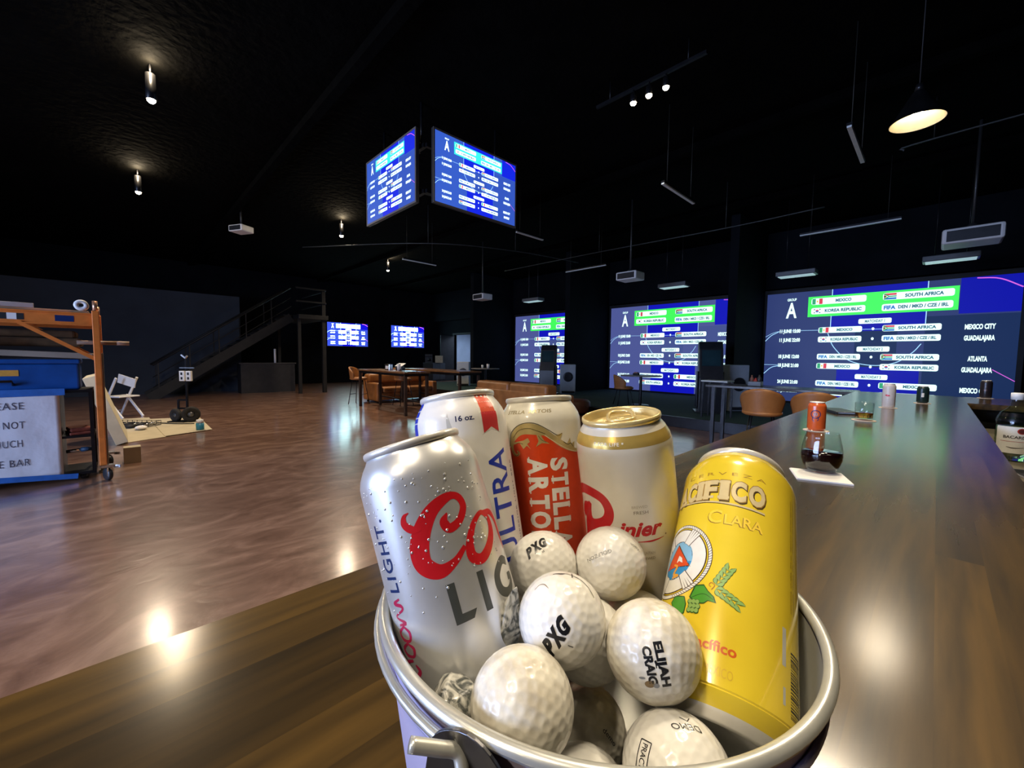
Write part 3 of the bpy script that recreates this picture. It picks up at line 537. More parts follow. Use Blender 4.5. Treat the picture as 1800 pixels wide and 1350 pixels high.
# --- golf balls
def ball_mesh():
    bm = bmesh.new(); bmesh.ops.create_icosphere(bm, subdivisions=6, radius=1.0)
    co = np.array([v.co[:] for v in bm.verts]); N = 336; i = np.arange(N) + 0.5; ph = np.arccos(1 - 2 * i / N); th = PI * (1 + 5 ** 0.5) * i
    dc = np.stack([np.cos(th) * np.sin(ph), np.sin(th) * np.sin(ph), np.cos(ph)], 1)
    ang = np.arccos(np.clip((co @ dc.T).max(1), -1, 1)); a0 = 0.094
    dep = np.where(ang < a0, (1 - (ang / a0) ** 2) * 0.0125, 0.0); dep += np.where((ang >= a0 * 0.92) & (ang < a0 * 1.1), -0.0006, 0)
    r = 0.02134 * (1 - dep)
    for v, k in zip(bm.verts, r): v.co = v.co * float(k)
    for f_ in bm.faces: f_.smooth = True
    me = bpy.data.meshes.new('cover'); bm.to_mesh(me); bm.free(); return me
ballm = mat('golf_ball_white', (0.74, 0.72, 0.67), 0.28, noise=(60, 0.06), coat=0.5)
dirtm = mat('scuffed_ball_white', (0.72, 0.69, 0.60), 0.36, noise=(120, 0.10), coat=0.3, col2=(0.50, 0.45, 0.36))
BM = ball_mesh(); BM.materials.append(ballm); BM2 = BM.copy(); BM2.materials[0] = dirtm
BALLS = {}
def golf_ball(key, c, label, dirty=False):
    t = thing('golf_ball', label, 'golf ball', group='golf balls in the bucket', mw=Matrix.Translation(Wc(*c)))
    o = bpy.data.objects.new('cover', BM2 if dirty else BM); COL.objects.link(o); o.parent = t; rg = random.Random(key); o.rotation_euler = [rg.uniform(0, 6) for _ in range(3)]
    BALLS[key] = (t, Wc(*c)); return t
golf_ball('A', (0.0198, -0.1147, 0.2574), 'white golf ball with small black letters, touching the red and white can')
golf_ball('B', (0.0608, -0.1103, 0.2530), 'white golf ball with upside-down grey lettering, against the cream can')
golf_ball('C', (0.0246, -0.1157, 0.2023), 'white golf ball with bold black letters and a numeral 1, mid-heap')
golf_ball('D', (0.0655, -0.1238, 0.1913), 'scuffed white golf ball printed with two lines of black capitals, beside the yellow can', True)
golf_ball('E', (0.0042, -0.1327, 0.1699), 'largest-looking scuffed golf ball at the front left, next to the bucket ear', True)
golf_ball('F', (0.0666, -0.1574, 0.1654), 'white golf ball at the front right under the base of the yellow can')
golf_ball('G', (0.0290, -0.1760, 0.1700), 'white golf ball cut by the lower edge of the picture, between two front balls')
golf_ball('H', (0.0417, -0.1399, 0.2245), 'white golf ball half hidden beneath the ball marked with the numeral 1')
golf_ball('I', (0.0400, -0.1870, 0.2220), 'shadowed golf ball deep in the bucket below the heap', True)
golf_ball('K', (0.0780, -0.1500, 0.2520), 'golf ball mostly hidden behind the ball with two lines of capitals')
def ball_print(key, px, py, ang, pr, keys, name='print', label=None):
    t, c = BALLS[key]; d = ray(px, py).normalized(); oc = CAM - c; b = oc.dot(d); q = b * b - (oc.length_squared - 0.02134 ** 2); n = (CAM + d * (-b - math.sqrt(max(q, 0))) - c).normalized()
    e = CR * math.cos(ang) + CU * math.sin(ang); e = (e - n * e.dot(n)).normalized(); g = n.cross(e)
    def mp(x, y, l):
        v = e * (x / 1000) + g * (y / 1000); a = v.length / 0.0213; dv = (n * math.cos(a) + (v.normalized() * math.sin(a) if a > 0 else Vector((0, 0, 0))))
        return dv * (0.02139 + 0.00002 * l)
    pr.build(name, keys, mp, t, 1.2, label)
KB = dict(k=blk, g=ink('faded_grey', (0.22, 0.22, 0.21)), b=ink('faded_brown', (0.20, 0.13, 0.06)))
def pxg(p, s):
    p.text('P', -6.6 * s, -2.4 * s, 5.0 * s, 'k', w=4.9 * s, off=0.06, shear=0.45); p.text('X', -2.5 * s, -2.4 * s, 5.0 * s, 'k', w=5.6 * s, off=0.08, shear=0.2); p.text('G', 2.3 * s, -2.4 * s, 5.0 * s, 'k', w=5.0 * s, off=0.06, shear=0.45); return p
p = pxg(Print(), 1.15); p.text('II', 1.5, -5.6, 1.2, 'k', w=1.2); ball_print('A', 941, 962, 0.95, p, KB, label='black letters')
p = pxg(Print(), 1.3); ball_print('C', 976, 1122, 1.02, p, KB, label='black letters')
p = Print(); p.text('1', -0.8, -1.2, 2.6, 'k', off=0.0); ball_print('C', 1004, 1134, 1.2, p, KB, 'numeral')
p = Print(); p.stroke([(-8, 0.6, .7), (-4, 0.2, .8), (0, 0, .3), (4, -1.2, .6), (9, -4.4, .5), (13, -9, .4)], 'k'); p.stroke([(1.8, 2.2), (1.2, -3.0)], 'k', w=.45, smooth=False); ball_print('C', 1000, 1010, -0.05, p, KB, 'pen_line', 'black marker line')
p = Print(); p.stroke([(-4, 0, .2), (-1, 1.2, .4), (1.5, 0.2, .4), (3.2, -3.0, .2)], 'b'); ball_print('C', 952, 1030, 0.0, p, KB, 'scuff', 'brown scuff')
p = Print(); p.text('ELIJAH', 0, 0.6, 3.4, 'k', w=17, off=0.05, center=True); p.text('CRAIG', 0, -4.6, 3.4, 'k', w=14.4, off=0.05, center=True); p.rect(-1, 1, -0.6, -0.2, 'k'); ball_print('D', 1155, 1170, -1.36, p, KB, label='two lines of black capitals')
p = Print(); p.disc(0, 0, 2.0, 1.5, 'b'); p.disc(2.6, -0.8, 1.3, 1.0, 'g'); p.disc(-2.4, 2.6, 1.4, .5, 'g'); ball_print('D', 1142, 1203, 0.3, p, KB, 'stain', 'brown scuff stain')
p = Print(); p.text('GOLFZON', 0, -1.0, 2.0, 'g', w=16.0, off=0.005, center=True); ball_print('B', 1052, 976, PI + 0.30, p, KB, label='grey upside-down letters')
p = Print(); p.text('Vision', 0, -1.0, 2.2, 'g', w=7.0, off=0.01, center=True); ball_print('B', 1117, 962, PI - 0.55, p, KB, 'side_print')
p = Print(); p.text('DEMO', 0, -1.3, 2.6, 'k', w=12, off=0.0, shear=-0.2, center=True); p.stroke([(-3, -4.6), (-1.4, -2.6), (1.2, -4.4)], 'k', w=.4, smooth=False); ball_print('F', 1207, 1277, PI - 0.12, p, KB, label='upside-down black letters')
p = Print(); p.text('PRACTICE', 0, -1.2, 2.4, 'k', w=12, off=0.01, center=True)
for a, b in (((-7, -2.6), (7, -2.6)), ((-7, 2.4), (7, 2.4)), ((-7, -2.6), (-7, 2.4)), ((7, -2.6), (7, 2.4))): p.stroke([a, b], 'k', w=.4, smooth=False)
ball_print('F', 1128, 1340, -1.1, p, KB, 'boxed_print', 'boxed black letters')
p = Print(); p.stroke([(-1.6, 0, .4), (0, .5, .8), (1.2, -.6, .3)], 'k'); ball_print('E', 921, 1318, 0.4, p, KB, 'scuff', 'black scuff')
p = Print(); p.text('demo', 0, -1, 2.2, 'k', w=9, center=True); ball_print('I', 1072, 1296, -1.0, p, KB)
# --- two mottled lumps added where reflections show among the balls
def reflection_mat():
    m = mat('grey_marbled_stone', (0.30, 0.30, 0.29), 0.28, coat=0.5, bump=(160, 0.35, 0.001)); nt = m.node_tree
    n = nt.nodes.new('ShaderNodeTexNoise'); n.inputs['Scale'].default_value = 110; n.inputs['Detail'].default_value = 6; n.inputs['Distortion'].default_value = 2.5; tc = [q for q in nt.nodes if q.type == 'TEX_COORD'][0]; nt.links.new(tc.outputs['Object'], n.inputs['Vector'])
    r = nt.nodes.new('ShaderNodeValToRGB'); r.color_ramp.elements[0].position = .42; r.color_ramp.elements[0].color = (.05, .055, .05, 1); r.color_ramp.elements[1].position = .62; r.color_ramp.elements[1].color = (.48, .47, .42, 1); nt.links.new(n.outputs['Fac'], r.inputs['Fac']); nt.links.new(r.outputs['Color'], nt.nodes['Principled BSDF'].inputs['Base Color']); return m
lumpm = reflection_mat()
def lump(c, rad, label, seed, sq=1.0):
    bm = bmesh.new(); bmesh.ops.create_icosphere(bm, subdivisions=4, radius=1.0); rg = random.Random(seed); ds = [Vector((rg.gauss(0, 1), rg.gauss(0, 1), rg.gauss(0, 1))).normalized() for _ in range(16)]; hs = [rg.uniform(.62, .95) for _ in ds]
    for v in bm.verts:
        d = v.co.normalized(); r = 1.0
        for a, h in zip(ds, hs):
            k = d.dot(a)
            if k > 0.05: r = min(r, h / k)
        tp = 1.0 - 0.55 * sq * max(0, d.z) if sq != 1.0 else 1.0
        v.co = Vector((d.x * rad[0] * r * tp, d.y * rad[1] * r * tp, d.z * rad[2] * r))
    for f_ in bm.faces: f_.smooth = True
    me = bpy.data.meshes.new('marbled_stone'); bm.to_mesh(me); bm.free(); me.materials.append(lumpm); o = bpy.data.objects.new('marbled_stone', me); COL.objects.link(o); o.location = Wc(*c)
    o.rotation_euler = (0, 0, AZ); return tag(o, label, 'lump', 'mottled reflections modelled in the bucket')
s1 = lump((-0.0020, -0.1215, 0.2060), (0.0075, 0.008, 0.0215), 'narrow grey reflection modelled as a mottled stone wedged between the silver can and the middle golf ball', 3, 1.3); s1.rotation_euler = (0.0, 0.18, AZ)
lump((-0.0245, -0.1370, 0.1790), (0.0145, 0.012, 0.0105), 'rounded grey reflection modelled as a mottled stone at the foot of the silver can', 8)

# ================================================================== things standing on the bar
def coaster(c, label, r=0.047):
    o = MB().lathe([(0, 0.0), (r - 0.001, 0.0), (r, 0.001), (r - 0.001, 0.0022), (0, 0.0022)], 40).build('coaster', mat('pulp_coaster', (0.62, 0.52, 0.44), 0.85, noise=(30, 0.08))); o.location = (c[0], c[1], BAR)
    return tag(o, label, 'coaster', 'round coasters on the bar')
def bar_can(c, R, H, label, body, lid, rot, z=BAR + 0.0022):
    t = thing('drink_can', label, 'can', (c[0], c[1], z), rot); s = H - 0.157
    prof = [(r * R / 0.0331, zz if zz < 0.05 else zz + s) for r, zz in CANP]
    MB().lathe([(0, 0.008), (0.018, 0.005)] + prof, 48).build('body', body, t)
    MB().lathe([(prof[-1][0], H - 0.004), (prof[-1][0] + 0.001, H - 0.002), (prof[-1][0], H), (prof[-1][0] - 0.002, H - 0.001), (prof[-1][0] - 0.003, H - 0.005), (0, H - 0.005)], 40).build('lid', lid, t)
    return t
def small_wrap(R): return lambda u, v, l: Vector(((R + 0.0002 + 0.0001 * l) * math.cos(u / 1000 / R), (R + 0.0002 + 0.0001 * l) * math.sin(u / 1000 / R), v / 1000))
def to_cam(c): return math.atan2(-c[1], -c[0])
oc = G(1434, 757, BAR); coaster(oc, 'round coaster under the orange can')
t = bar_can(oc, 0.033, 0.124, 'orange drink can with a dark blue round emblem', mat('orange_can_paint', (0.62, 0.10, 0.018), 0.3, noise=(60, 0.05), coat=0.4), lidm, to_cam(oc))
p = Print(); p.ring(-4, 72, 15, 18.5, 'n', 0, 40); p.stroke([(-12, 62, 3), (-15, 50, 3), (-11, 44, 3), (-8, 40, 2)], 'n'); p.stroke([(4, 62, 3), (6, 50, 3), (2, 44, 2)], 'n'); p.disc(-4, 72, 8.5, 9, 's'); p.disc(-7, 74, 1.6, 2.2, 'n', 1); p.disc(-1, 74, 1.6, 2.2, 'n', 1); p.stroke([(-8, 67), (-4, 65.5), (0, 67)], 'n', 1, w=1.2)
p.build('emblem', dict(n=ink('deep_blue', (0.03, 0.025, 0.10)), s=ink('silver_pink', (0.50, 0.25, 0.22))), small_wrap(0.033), t, 3, label='dark blue round emblem')
bc_ = G(1474, 725, BAR)                                     # flat black folder-like clip behind the orange can
t = thing('bill_folder', 'black bill folder lying behind the orange can', 'bill folder', (bc_.x, bc_.y, BAR), 0.5)
MB().box(-0.055, 0.055, -0.11, 0.11, 0.0, 0.006).build('cover', blackp, t, bevel=0.002); MB().box(-0.055, 0.055, -0.11, 0.11, 0.011, 0.016).box(-0.056, -0.049, -0.11, 0.11, 0.001, 0.015).build('flap', blackp, t, bevel=0.002); MB().box(-0.045, 0.05, -0.1, 0.1, 0.006, 0.011).build('papers', paper, t)
rc = G(1518, 739, BAR); coaster(rc, 'round coaster under the whiskey glass', 0.05)
t = thing('whiskey_glass', 'short straight whiskey glass holding a little amber spirit', 'glass', (rc.x, rc.y, BAR + 0.0022))
MB().lathe([(0, 0), (0.034, 0), (0.036, 0.002), (0.0395, 0.088), (0.0385, 0.089), (0.0375, 0.088), (0.0345, 0.012), (0, 0.011)], 48).build('tumbler', glass, t)
MB().lathe([(0, 0.0113), (0.0342, 0.0123), (0.0360, 0.038), (0, 0.038)], 48).build('whiskey', mat('amber_spirit', (0.85, 0.36, 0.06), 0.02, trans=1.0, ior=1.15), t, label='amber spirit')
wc = G(1561, 717, BAR); coaster(wc, 'round coaster under the tall white can')
t = bar_can(wc, 0.0331, 0.157, 'tall white can with a small red mark, seen end of the coasters row', mat('dull_white_can', (0.55, 0.50, 0.46), 0.35, noise=(40, 0.06)), lidm, to_cam(wc))
p = Print(); p.poly([(-20, 82), (-10, 88), (2, 84), (6, 78), (-8, 74)], 'r'); p.rect(-14, 4, 54, 58, 'g'); p.build('mark', dict(r=ink('red', (.5, .01, .02)), g=ink('pale_grey', (.48, .47, .43))), small_wrap(0.0331), t, 3)
dc_ = G(1621, 709, BAR); coaster(dc_, 'round coaster under the small dark green can')
t = bar_can(dc_, 0.033, 0.124, 'short dark green can with a white patch on the bar', mat('dark_green_can', (0.012, 0.03, 0.028), 0.3, noise=(40, 0.1)), lidm, to_cam(dc_)); p = Print(); p.rect(-7, 7, 45, 75, 'w'); p.build('patch', dict(w=wht), small_wrap(0.033), t, 3)
kc = G(1732, 700, BAR); coaster(kc, 'round coaster under the black can on the far return', 0.05)
t = bar_can(kc, 0.036, 0.150, 'black can standing on the return at the far end of the bar', mat('black_can_paint', (0.015, 0.012, 0.015), 0.3, noise=(40, 0.1)), lidm, to_cam(kc)); p = Print(); p.rect(-14, 6, 60, 74, 'g'); p.text('A', -8, 90, 14, 'g'); p.build('print', dict(g=ink('dim_rose', (0.10, 0.06, 0.06))), small_wrap(0.036), t, 3)
# stemless wine glass on a folded napkin
npc = G(1440, 838, BAR); t = thing('paper_napkin', 'white square paper napkin under the wine glass', 'napkin', (npc.x, npc.y, BAR), 0.35)
for i in range(3): MB().box(-0.058 + i * .001, 0.058, -0.058, 0.058 - i * .0015, 0.0004 + i * 0.0013, 0.0014 + i * 0.0013).build('ply', paper, t)
wg = G(1442, 831, BAR); t = thing('wine_glass', 'stemless glass half full of dark red wine', 'glass', (wg.x, wg.y, BAR + 0.0045))
po = [(0, 0), (0.026, 0), (0.031, 0.003), (0.0405, 0.016), (0.0462, 0.034), (0.0470, 0.048), (0.0448, 0.068), (0.0398, 0.092), (0.0368, 0.106)]
MB().lathe(po + [(0.0362, 0.1066), (0.0356, 0.106)] + [(r - 0.0013, z) for r, z in po[-2:1:-1]] + [(0.026, 0.006), (0, 0.005)], 64).build('bowl', glass, t)
MB().lathe([(0, 0.0052), (0.0262, 0.0062), (0.0392, 0.0165), (0.0448, 0.034), (0.0455, 0.0475), (0.0446, 0.054), (0, 0.054)], 64).build('wine', mat('dark_red_wine', (0.008, 0.001, 0.002), 0.05), t, label='dark red wine')
# rum bottle on the lower back ledge
led = thing('back_ledge', 'low pale service ledge behind the bar, holding the rum bottle', 'ledge', (0, 0, 0)); ledm = mat('stained_steel_ledge', (0.30, 0.27, 0.20), 0.35, 0.7, noise=(5, 0.3))
MB().box(BR_ + 0.03, 0.9, 0.2, 4.5, 0.86, 0.90).build('top', ledm, led, bevel=0.004); MB().box(BR_ + 0.06, 0.85, 0.25, 4.45, 0, 0.86).build('base', black, led)
bo = D(1783, 760, 2.0); bz = 0.90
t = thing('rum_bottle', 'clear rum bottle with white label and white cap at the right edge', 'bottle', (bo.x, bo.y, bz), to_cam(bo))
bp_ = [(0, 0), (0.052, 0), (0.056, 0.004), (0.056, 0.185), (0.054, 0.205), (0.044, 0.232), (0.026, 0.252), (0.0185, 0.268), (0.0165, 0.300), (0.0165, 0.312)]
MB().lathe(bp_, 48).build('glass_body', thin_glass('bottle_glass', (0.82, 0.92, 0.80)), t)
MB().lathe([(0, 0.004), (0.052, 0.005), (0.0525, 0.165), (0, 0.165)], 40).build('rum', mat('clear_rum', (0.92, 0.96, 0.75), 0.02, trans=0.95, ior=1.15), t)
MB().lathe([(0.0172, 0.296), (0.0190, 0.297), (0.0195, 0.326), (0.0180, 0.329), (0, 0.329)], 32).build('cap', white, t, label='white screw cap')
t.scale = (1.12, 1.12, 1.0)
p = Print(); p.rrect(-58, 58, 40, 168, 'w', rx=6, ry=6); p.disc(22, 148, 14, 14, 'r', 1); p.disc(22, 148, 10, 10, 'k2', 2); p.text('BACARDI', 4, 112, 13, 'k', 1, w=70, off=0.03, center=True); p.stroke([(-20, 70, 2), (0, 66, 5), (30, 70, 2)], 'k', 1); p.rect(-40, 50, 96, 98, 'r', 1)
p.build('label', dict(w=wht, r=ink('seal_red', (0.38, 0.03, 0.02)), k2=ink('seal_dark', (0.10, 0.02, 0.02)), k=ink('label_brown', (0.05, 0.04, 0.03))), small_wrap(0.056), t, 5, label='white paper label with red seal')
MB().lathe([(0.0555, 0.19), (0.0552, 0.2), (0.046, 0.2285), (0.0455, 0.232)], 40).build('shoulder_band', mat('black_foil', (0.01, 0.01, 0.012), 0.25, 0.5, noise=(20, .1)), t)
t = thing('bar_tray', 'dark bar tray lying on the ledge below the rum bottle', 'tray', (bo.x + 0.10, bo.y - 0.55, 0.90), 0.2); MB().box(-0.12, 0.12, -0.2, 0.2, 0, 0.006).build('base', blackp, t); MB().box(-0.12, 0.12, -0.2, -0.19, 0.006, 0.02).box(-0.12, 0.12, 0.19, 0.2, 0.006, 0.02).box(-0.12, -0.11, -0.19, 0.19, 0.006, 0.02).box(0.11, 0.12, -0.19, 0.19, 0.006, 0.02).build('lip', chrome, t)

# ================================================================== screens
def em(name, col, k): return mat('screen_' + name, (0.01, 0.01, 0.01), 0.4, emit=(col, k), spec=0.2)
PAL = dict(s=(0.035, 0.055, 0.20), b=(0.004, 0.006, 0.42), n=(0.012, 0.03, 0.11), w=(0.62, 1.0, 0.95), g=(0.05, 0.85, 0.10), c=(0.35, 0.65, 0.95), p=(0.55, 0.10, 0.60), r=(0.55, 0.04, 0.07), k=(0.01, 0.02, 0.03), y=(0.7, 0.45, 0.05), t=(0.02, 0.10, 0.16), f=(0.02, 0.14, 0.45), gf=(0.03, 0.30, 0.14))
def palette(name, gain, boost=None, wk=2.0):
    q = {}
    for k_, c in PAL.items(): q[k_] = em(name + '_' + k_, (boost or {}).get(k_, c), gain * (wk if k_ == 'w' else 1.0))
    return q
TEAMS = [('MEXICO', 'SOUTH AFRICA'), ('KOREA REPUBLIC', 'DEN / MKD / CZE / IRL'), ('DEN / MKD / CZE / IRL', 'SOUTH AFRICA'), ('MEXICO', 'KOREA REPUBLIC'), ('DEN / MKD / CZE / IRL', 'MEXICO'), ('SOUTH AFRICA', 'KOREA REPUBLIC')]
DATES = ['11 JUNE 15:00', '11 JUNE 22:00', '18 JUNE 12:00', '18 JUNE 21:00', '24 JUNE 21:00', '24 JUNE 21:00']; CITY = ['MEXICO CITY', 'GUADALAJARA', 'ATLANTA', 'GUADALAJARA', 'MEXICO CITY', 'MONTERREY']
def schedule(Wd, Ht):
    p = Print(); X = lambda u: u * Wd; Y = lambda v: v * Ht
    def R_(u0, u1, v0, v1, k, l): p.rect(X(u0), X(u1), Y(v0), Y(v1), k, l)
    def T_(s_, u, v, hv, wu, k, l=4, off=0.03): p.text(s_, X(u), Y(v), Y(hv), k, l, w=X(wu), off=off)
    R_(0, 1, 0, 1, 's', 0); R_(.81, 1, .74, 1, 'b', 1); R_(.32, .70, .63, 1, 'b', 1); R_(.36, .69, 0, .33, 'b', 1); R_(.70, 1, 0, .73, 'n', 1); R_(.43, .60, .33, .63, 'n', 1)
    def L_(pts, k='c', w=.0035, l=2): p.stroke([(X(a), Y(b)) for a, b in pts], k, l, w=Wd * w)
    L_([(.32, 1), (.32, .63)]); L_([(.70, 1), (.70, .63)]); L_([(.31, .62), (.34, .50), (.41, .385), (.51, .345), (.60, .37), (.66, .45), (.69, .52)]); L_([(.0, .60), (.04, .635), (.09, .65), (.25, .65), (.7, .64)], w=.002); L_([(0, .56), (.03, .61), (.07, .645)]); L_([(0, .335), (.08, .335)], w=.002); L_([(0, .25), (.04, .31), (.09, .33)])
    L_([(.86, .992), (.93, .975), (1, .905)], 'p', .005); L_([(.93, .33), (1, .25)], 'p', .003)
    T_('GROUP', .106, .925, .022, .046, 'w', off=.03); T_('A', .102, .772, .135, .054, 'w', off=.025)
    R_(.21, .807, .77, .948, 'g', 3)
    def flag(tm, u0, v0, h):
        uw = h * 1.9 * Ht / Wd * .8
        if tm == 'MEXICO':
            R_(u0, u0 + uw / 3, v0, v0 + h, 'gf', 6); R_(u0 + 2 * uw / 3, u0 + uw, v0, v0 + h, 'r', 6); p.disc(X(u0 + uw / 2), Y(v0 + h / 2), X(uw * .09), Y(h * .2), 'y', 6, 8)
        elif tm == 'SOUTH AFRICA':
            R_(u0, u0 + uw, v0 + h * .68, v0 + h, 'r', 6); R_(u0, u0 + uw, v0, v0 + h * .30, 'f', 6); R_(u0 + uw * .4, u0 + uw, v0 + h * .40, v0 + h * .60, 'gf', 7)
            p.stroke([(X(u0), Y(v0 + h * .92)), (X(u0 + uw * .42), Y(v0 + h * .5)), (X(u0), Y(v0 + h * .08))], 'gf', 7, w=Y(h * .22), smooth=False)
            p.poly([(X(u0), Y(v0 + h * .78)), (X(u0 + uw * .28), Y(v0 + h * .5)), (X(u0), Y(v0 + h * .22))], 'y', 8); p.poly([(X(u0), Y(v0 + h * .70)), (X(u0 + uw * .23), Y(v0 + h * .5)), (X(u0), Y(v0 + h * .30))], 'k', 9)
        elif tm == 'KOREA REPUBLIC':
            cx, cy, rr_ = X(u0 + uw / 2), Y(v0 + h / 2), Y(h * .24); p.disc(cx, cy, rr_, rr_, 'f', 6, 16); p.poly([(cx + rr_ * math.cos(a), cy + rr_ * math.sin(a)) for a in [PI * i / 8 for i in range(9)]], 'r', 7)
            for a in (.75, 2.4, 3.9, 5.5): bx, by = cx + X(uw * .36) * math.cos(a), cy + Y(h * .42) * math.sin(a); p.rect(bx - X(uw * .07), bx + X(uw * .07), by - Y(h * .07), by + Y(h * .07), 'k', 6)
        else: T_('FIFA', u0 + .004, v0 + h * .2, h * .58, uw * .95, 'f', 6, .05)
        return uw
    def pill(tm, u0, u1, v0, h):
        p.rrect(X(u0), X(u1), Y(v0), Y(v0 + h), 'w', 5, rx=Y(h * .25), ry=Y(h * .25)); uw = flag(tm, u0 + .004, v0 + h * .06, h * .88); ln = len(tm); wu = min(u1 - u0 - uw - .03, ln * .0115)
        T_(tm, u0 + uw + (u1 - u0 - uw - wu) * .5, v0 + h * .28, h * .44, wu, 't', 6, .045)
    pill('MEXICO', .225, .468, .876, .056); pill('SOUTH AFRICA', .534, .792, .876, .056); pill('KOREA REPUBLIC', .226, .466, .792, .056); pill('DEN / MKD / CZE / IRL', .532, .790, .788, .056)
    for i, v in enumerate((.712, .48, .248)):
        p.rrect(X(.441), X(.574), Y(v - .021), Y(v + .021), 'w', 5, rx=Y(.010), ry=Y(.010)); T_('MATCHDAY %d' % (i + 1), .468, v - .011, .022, .08, 't', 6, .03)
    for i, v in enumerate((.674, .592, .44, .358, .205, .125)):
        pill(TEAMS[i][0], .266, .458, v - .05, .05); pill(TEAMS[i][1], .540, .757, v - .05, .05)
        T_(DATES[i], .075, v - .040, .030, .105, 'w', 4, .05); wc_ = .0088 * len(CITY[i]); T_(CITY[i], .882 - wc_ / 2, v - .05, .034, wc_, 'w', 4, .05); p.disc(X(.503), Y(v - .026), X(.006), Y(.012), 'w', 4, 8)
    return p
def put_schedule(parent, Wd, Ht, pal, mp, name='picture'): return schedule(Wd, Ht).build(name, pal, mp, parent, label='lit match schedule in blue, green and white')
# three projection screens of the golf bays
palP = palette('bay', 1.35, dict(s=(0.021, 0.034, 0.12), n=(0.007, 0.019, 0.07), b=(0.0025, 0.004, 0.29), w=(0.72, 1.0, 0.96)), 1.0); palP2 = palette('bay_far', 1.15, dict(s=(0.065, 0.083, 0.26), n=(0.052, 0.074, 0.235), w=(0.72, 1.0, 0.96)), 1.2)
for i, (x0, lab) in enumerate(((-3.43, 'widest lit projection screen with a match schedule, right of the bays'), (-8.52, 'middle projection screen showing the match schedule behind the tall black kiosk'), (-13.6, 'farthest projection screen, cut off on its right by a dark partition'))):
    t = thing('projection_screen', lab, 'screen', (x0, SY - 0.38, 0.25), 0, 'golf bay projection screens')
    MB().box(-0.09, 4.65, 0.012, 0.06, -0.05, 3.06).build('frame', black, t, bevel=0.004); MB().box(0, 4.56, 0.002, 0.010, 0, 2.95).build('cloth', mat('screen_cloth', (0.4, 0.4, 0.42), 0.9, noise=(80, 0.04)), t)
    put_schedule(t, 4.56, 2.95, palP if i == 0 else palP2, lambda x, y, l: Vector((x, -0.0005 * (l + 1), y)))
# televisions
tvf = mat('grey_tv_bezel', (0.16, 0.15, 0.15), 0.4, 0.3, noise=(10, 0.1))
def television(label, mw, Wd, Ht, pal, group, bez):
    t = thing('television', label, 'television', group=group, mw=mw); b = bez
    MB().box(-b, Wd + b, 0.004, 0.05, -b, Ht + b).build('housing', blackp, t, bevel=0.004); fr = MB().box(-b, 0, -0.004, 0.004, -b, Ht + b).box(Wd, Wd + b, -0.004, 0.004, -b, Ht + b).box(0, Wd, -0.004, 0.004, -b, 0).box(0, Wd, -0.004, 0.004, Ht, Ht + b).build('bezel', tvf, t)
    MB().box(0, Wd, 0.0, 0.004, 0, Ht).build('panel', blackp, t); put_schedule(t, Wd, Ht, pal, lambda x, y, l: Vector((x, -0.0002 * (l + 1), y))); return t
palT = palette('tv', 1.8, dict(s=(0.022, 0.065, 0.34), b=(0.004, 0.012, 0.45), n=(0.02, 0.055, 0.30), g=(0.03, 0.62, 0.52), w=(0.75, 0.95, 1.0)), 1.1)
palW = palette('wall_tv', 7.0, dict(s=(0.008, 0.016, 0.13), b=(0.001, 0.001, 0.11), n=(0.007, 0.014, 0.11), g=(0.35, 0.85, 0.85), t=(0.05, 0.06, 0.09)))
a_, b_ = D(631, 293, 6.42), D(724, 228, 5.42)
television('ceiling-hung television on the left of the hanging pair', Matrix.Translation((-6.46, 2.98, 3.46)), 1.45, 0.93, palT, 'ceiling-hung televisions', 0.025)
television('ceiling-hung television on the right of the hanging pair', Matrix.Translation((-4.82, 3.17, 3.46)) @ Matrix.Rotation(PI / 2, 4, 'Z'), 1.50, 0.93, palT, 'ceiling-hung televisions', 0.025)
hg = thing('hanging_tv_frame', 'black ceiling frame that carries the two hung televisions', 'mount', (0, 0, 0))
for (x, y) in ((-5.2, 3.2), (-6.3, 3.2), (-5.0, 4.4), (-6.3, 4.4)): MB().tube([(x, y, 4.30), (x, y, CEIL - 0.002)], 0.02, 8).build('drop_pole', blackm, hg)
MB().bar((-6.4, 3.10, 4.2), (-4.95, 3.10, 4.2), 0.05).bar((-4.93, 3.10, 4.2), (-4.93, 4.6, 4.2), 0.05).bar((-6.4, 3.10, 3.6), (-4.95, 3.10, 3.6), 0.05).bar((-4.93, 3.10, 3.6), (-4.93, 4.6, 3.6), 0.05).bar((-6.4, 3.1, 4.2), (-6.3, 4.5, 4.2), 0.05).bar((-6.3, 4.5, 4.2), (-4.93, 4.6, 4.2), 0.05).bar((-6.3, 3.15, 4.2), (-6.3, 3.15, 4.32), .05).bar((-5.2, 3.15, 4.2), (-5.2, 3.15, 4.32), .05).build('rails', blackm, hg)
television('wall television on the far wall, next to the stair post', Matrix.Translation((BX + 0.055, 7.35, 1.80)) @ Matrix.Rotation(PI / 2, 4, 'Z'), 2.02, 1.14, palW, 'far wall televisions', 0.02)
television('wall television on the far wall, above the black cabinet', Matrix.Translation((BX + 0.055, 10.68, 1.82)) @ Matrix.Rotation(PI / 2, 4, 'Z'), 2.02, 1.16, palW, 'far wall televisions', 0.02)

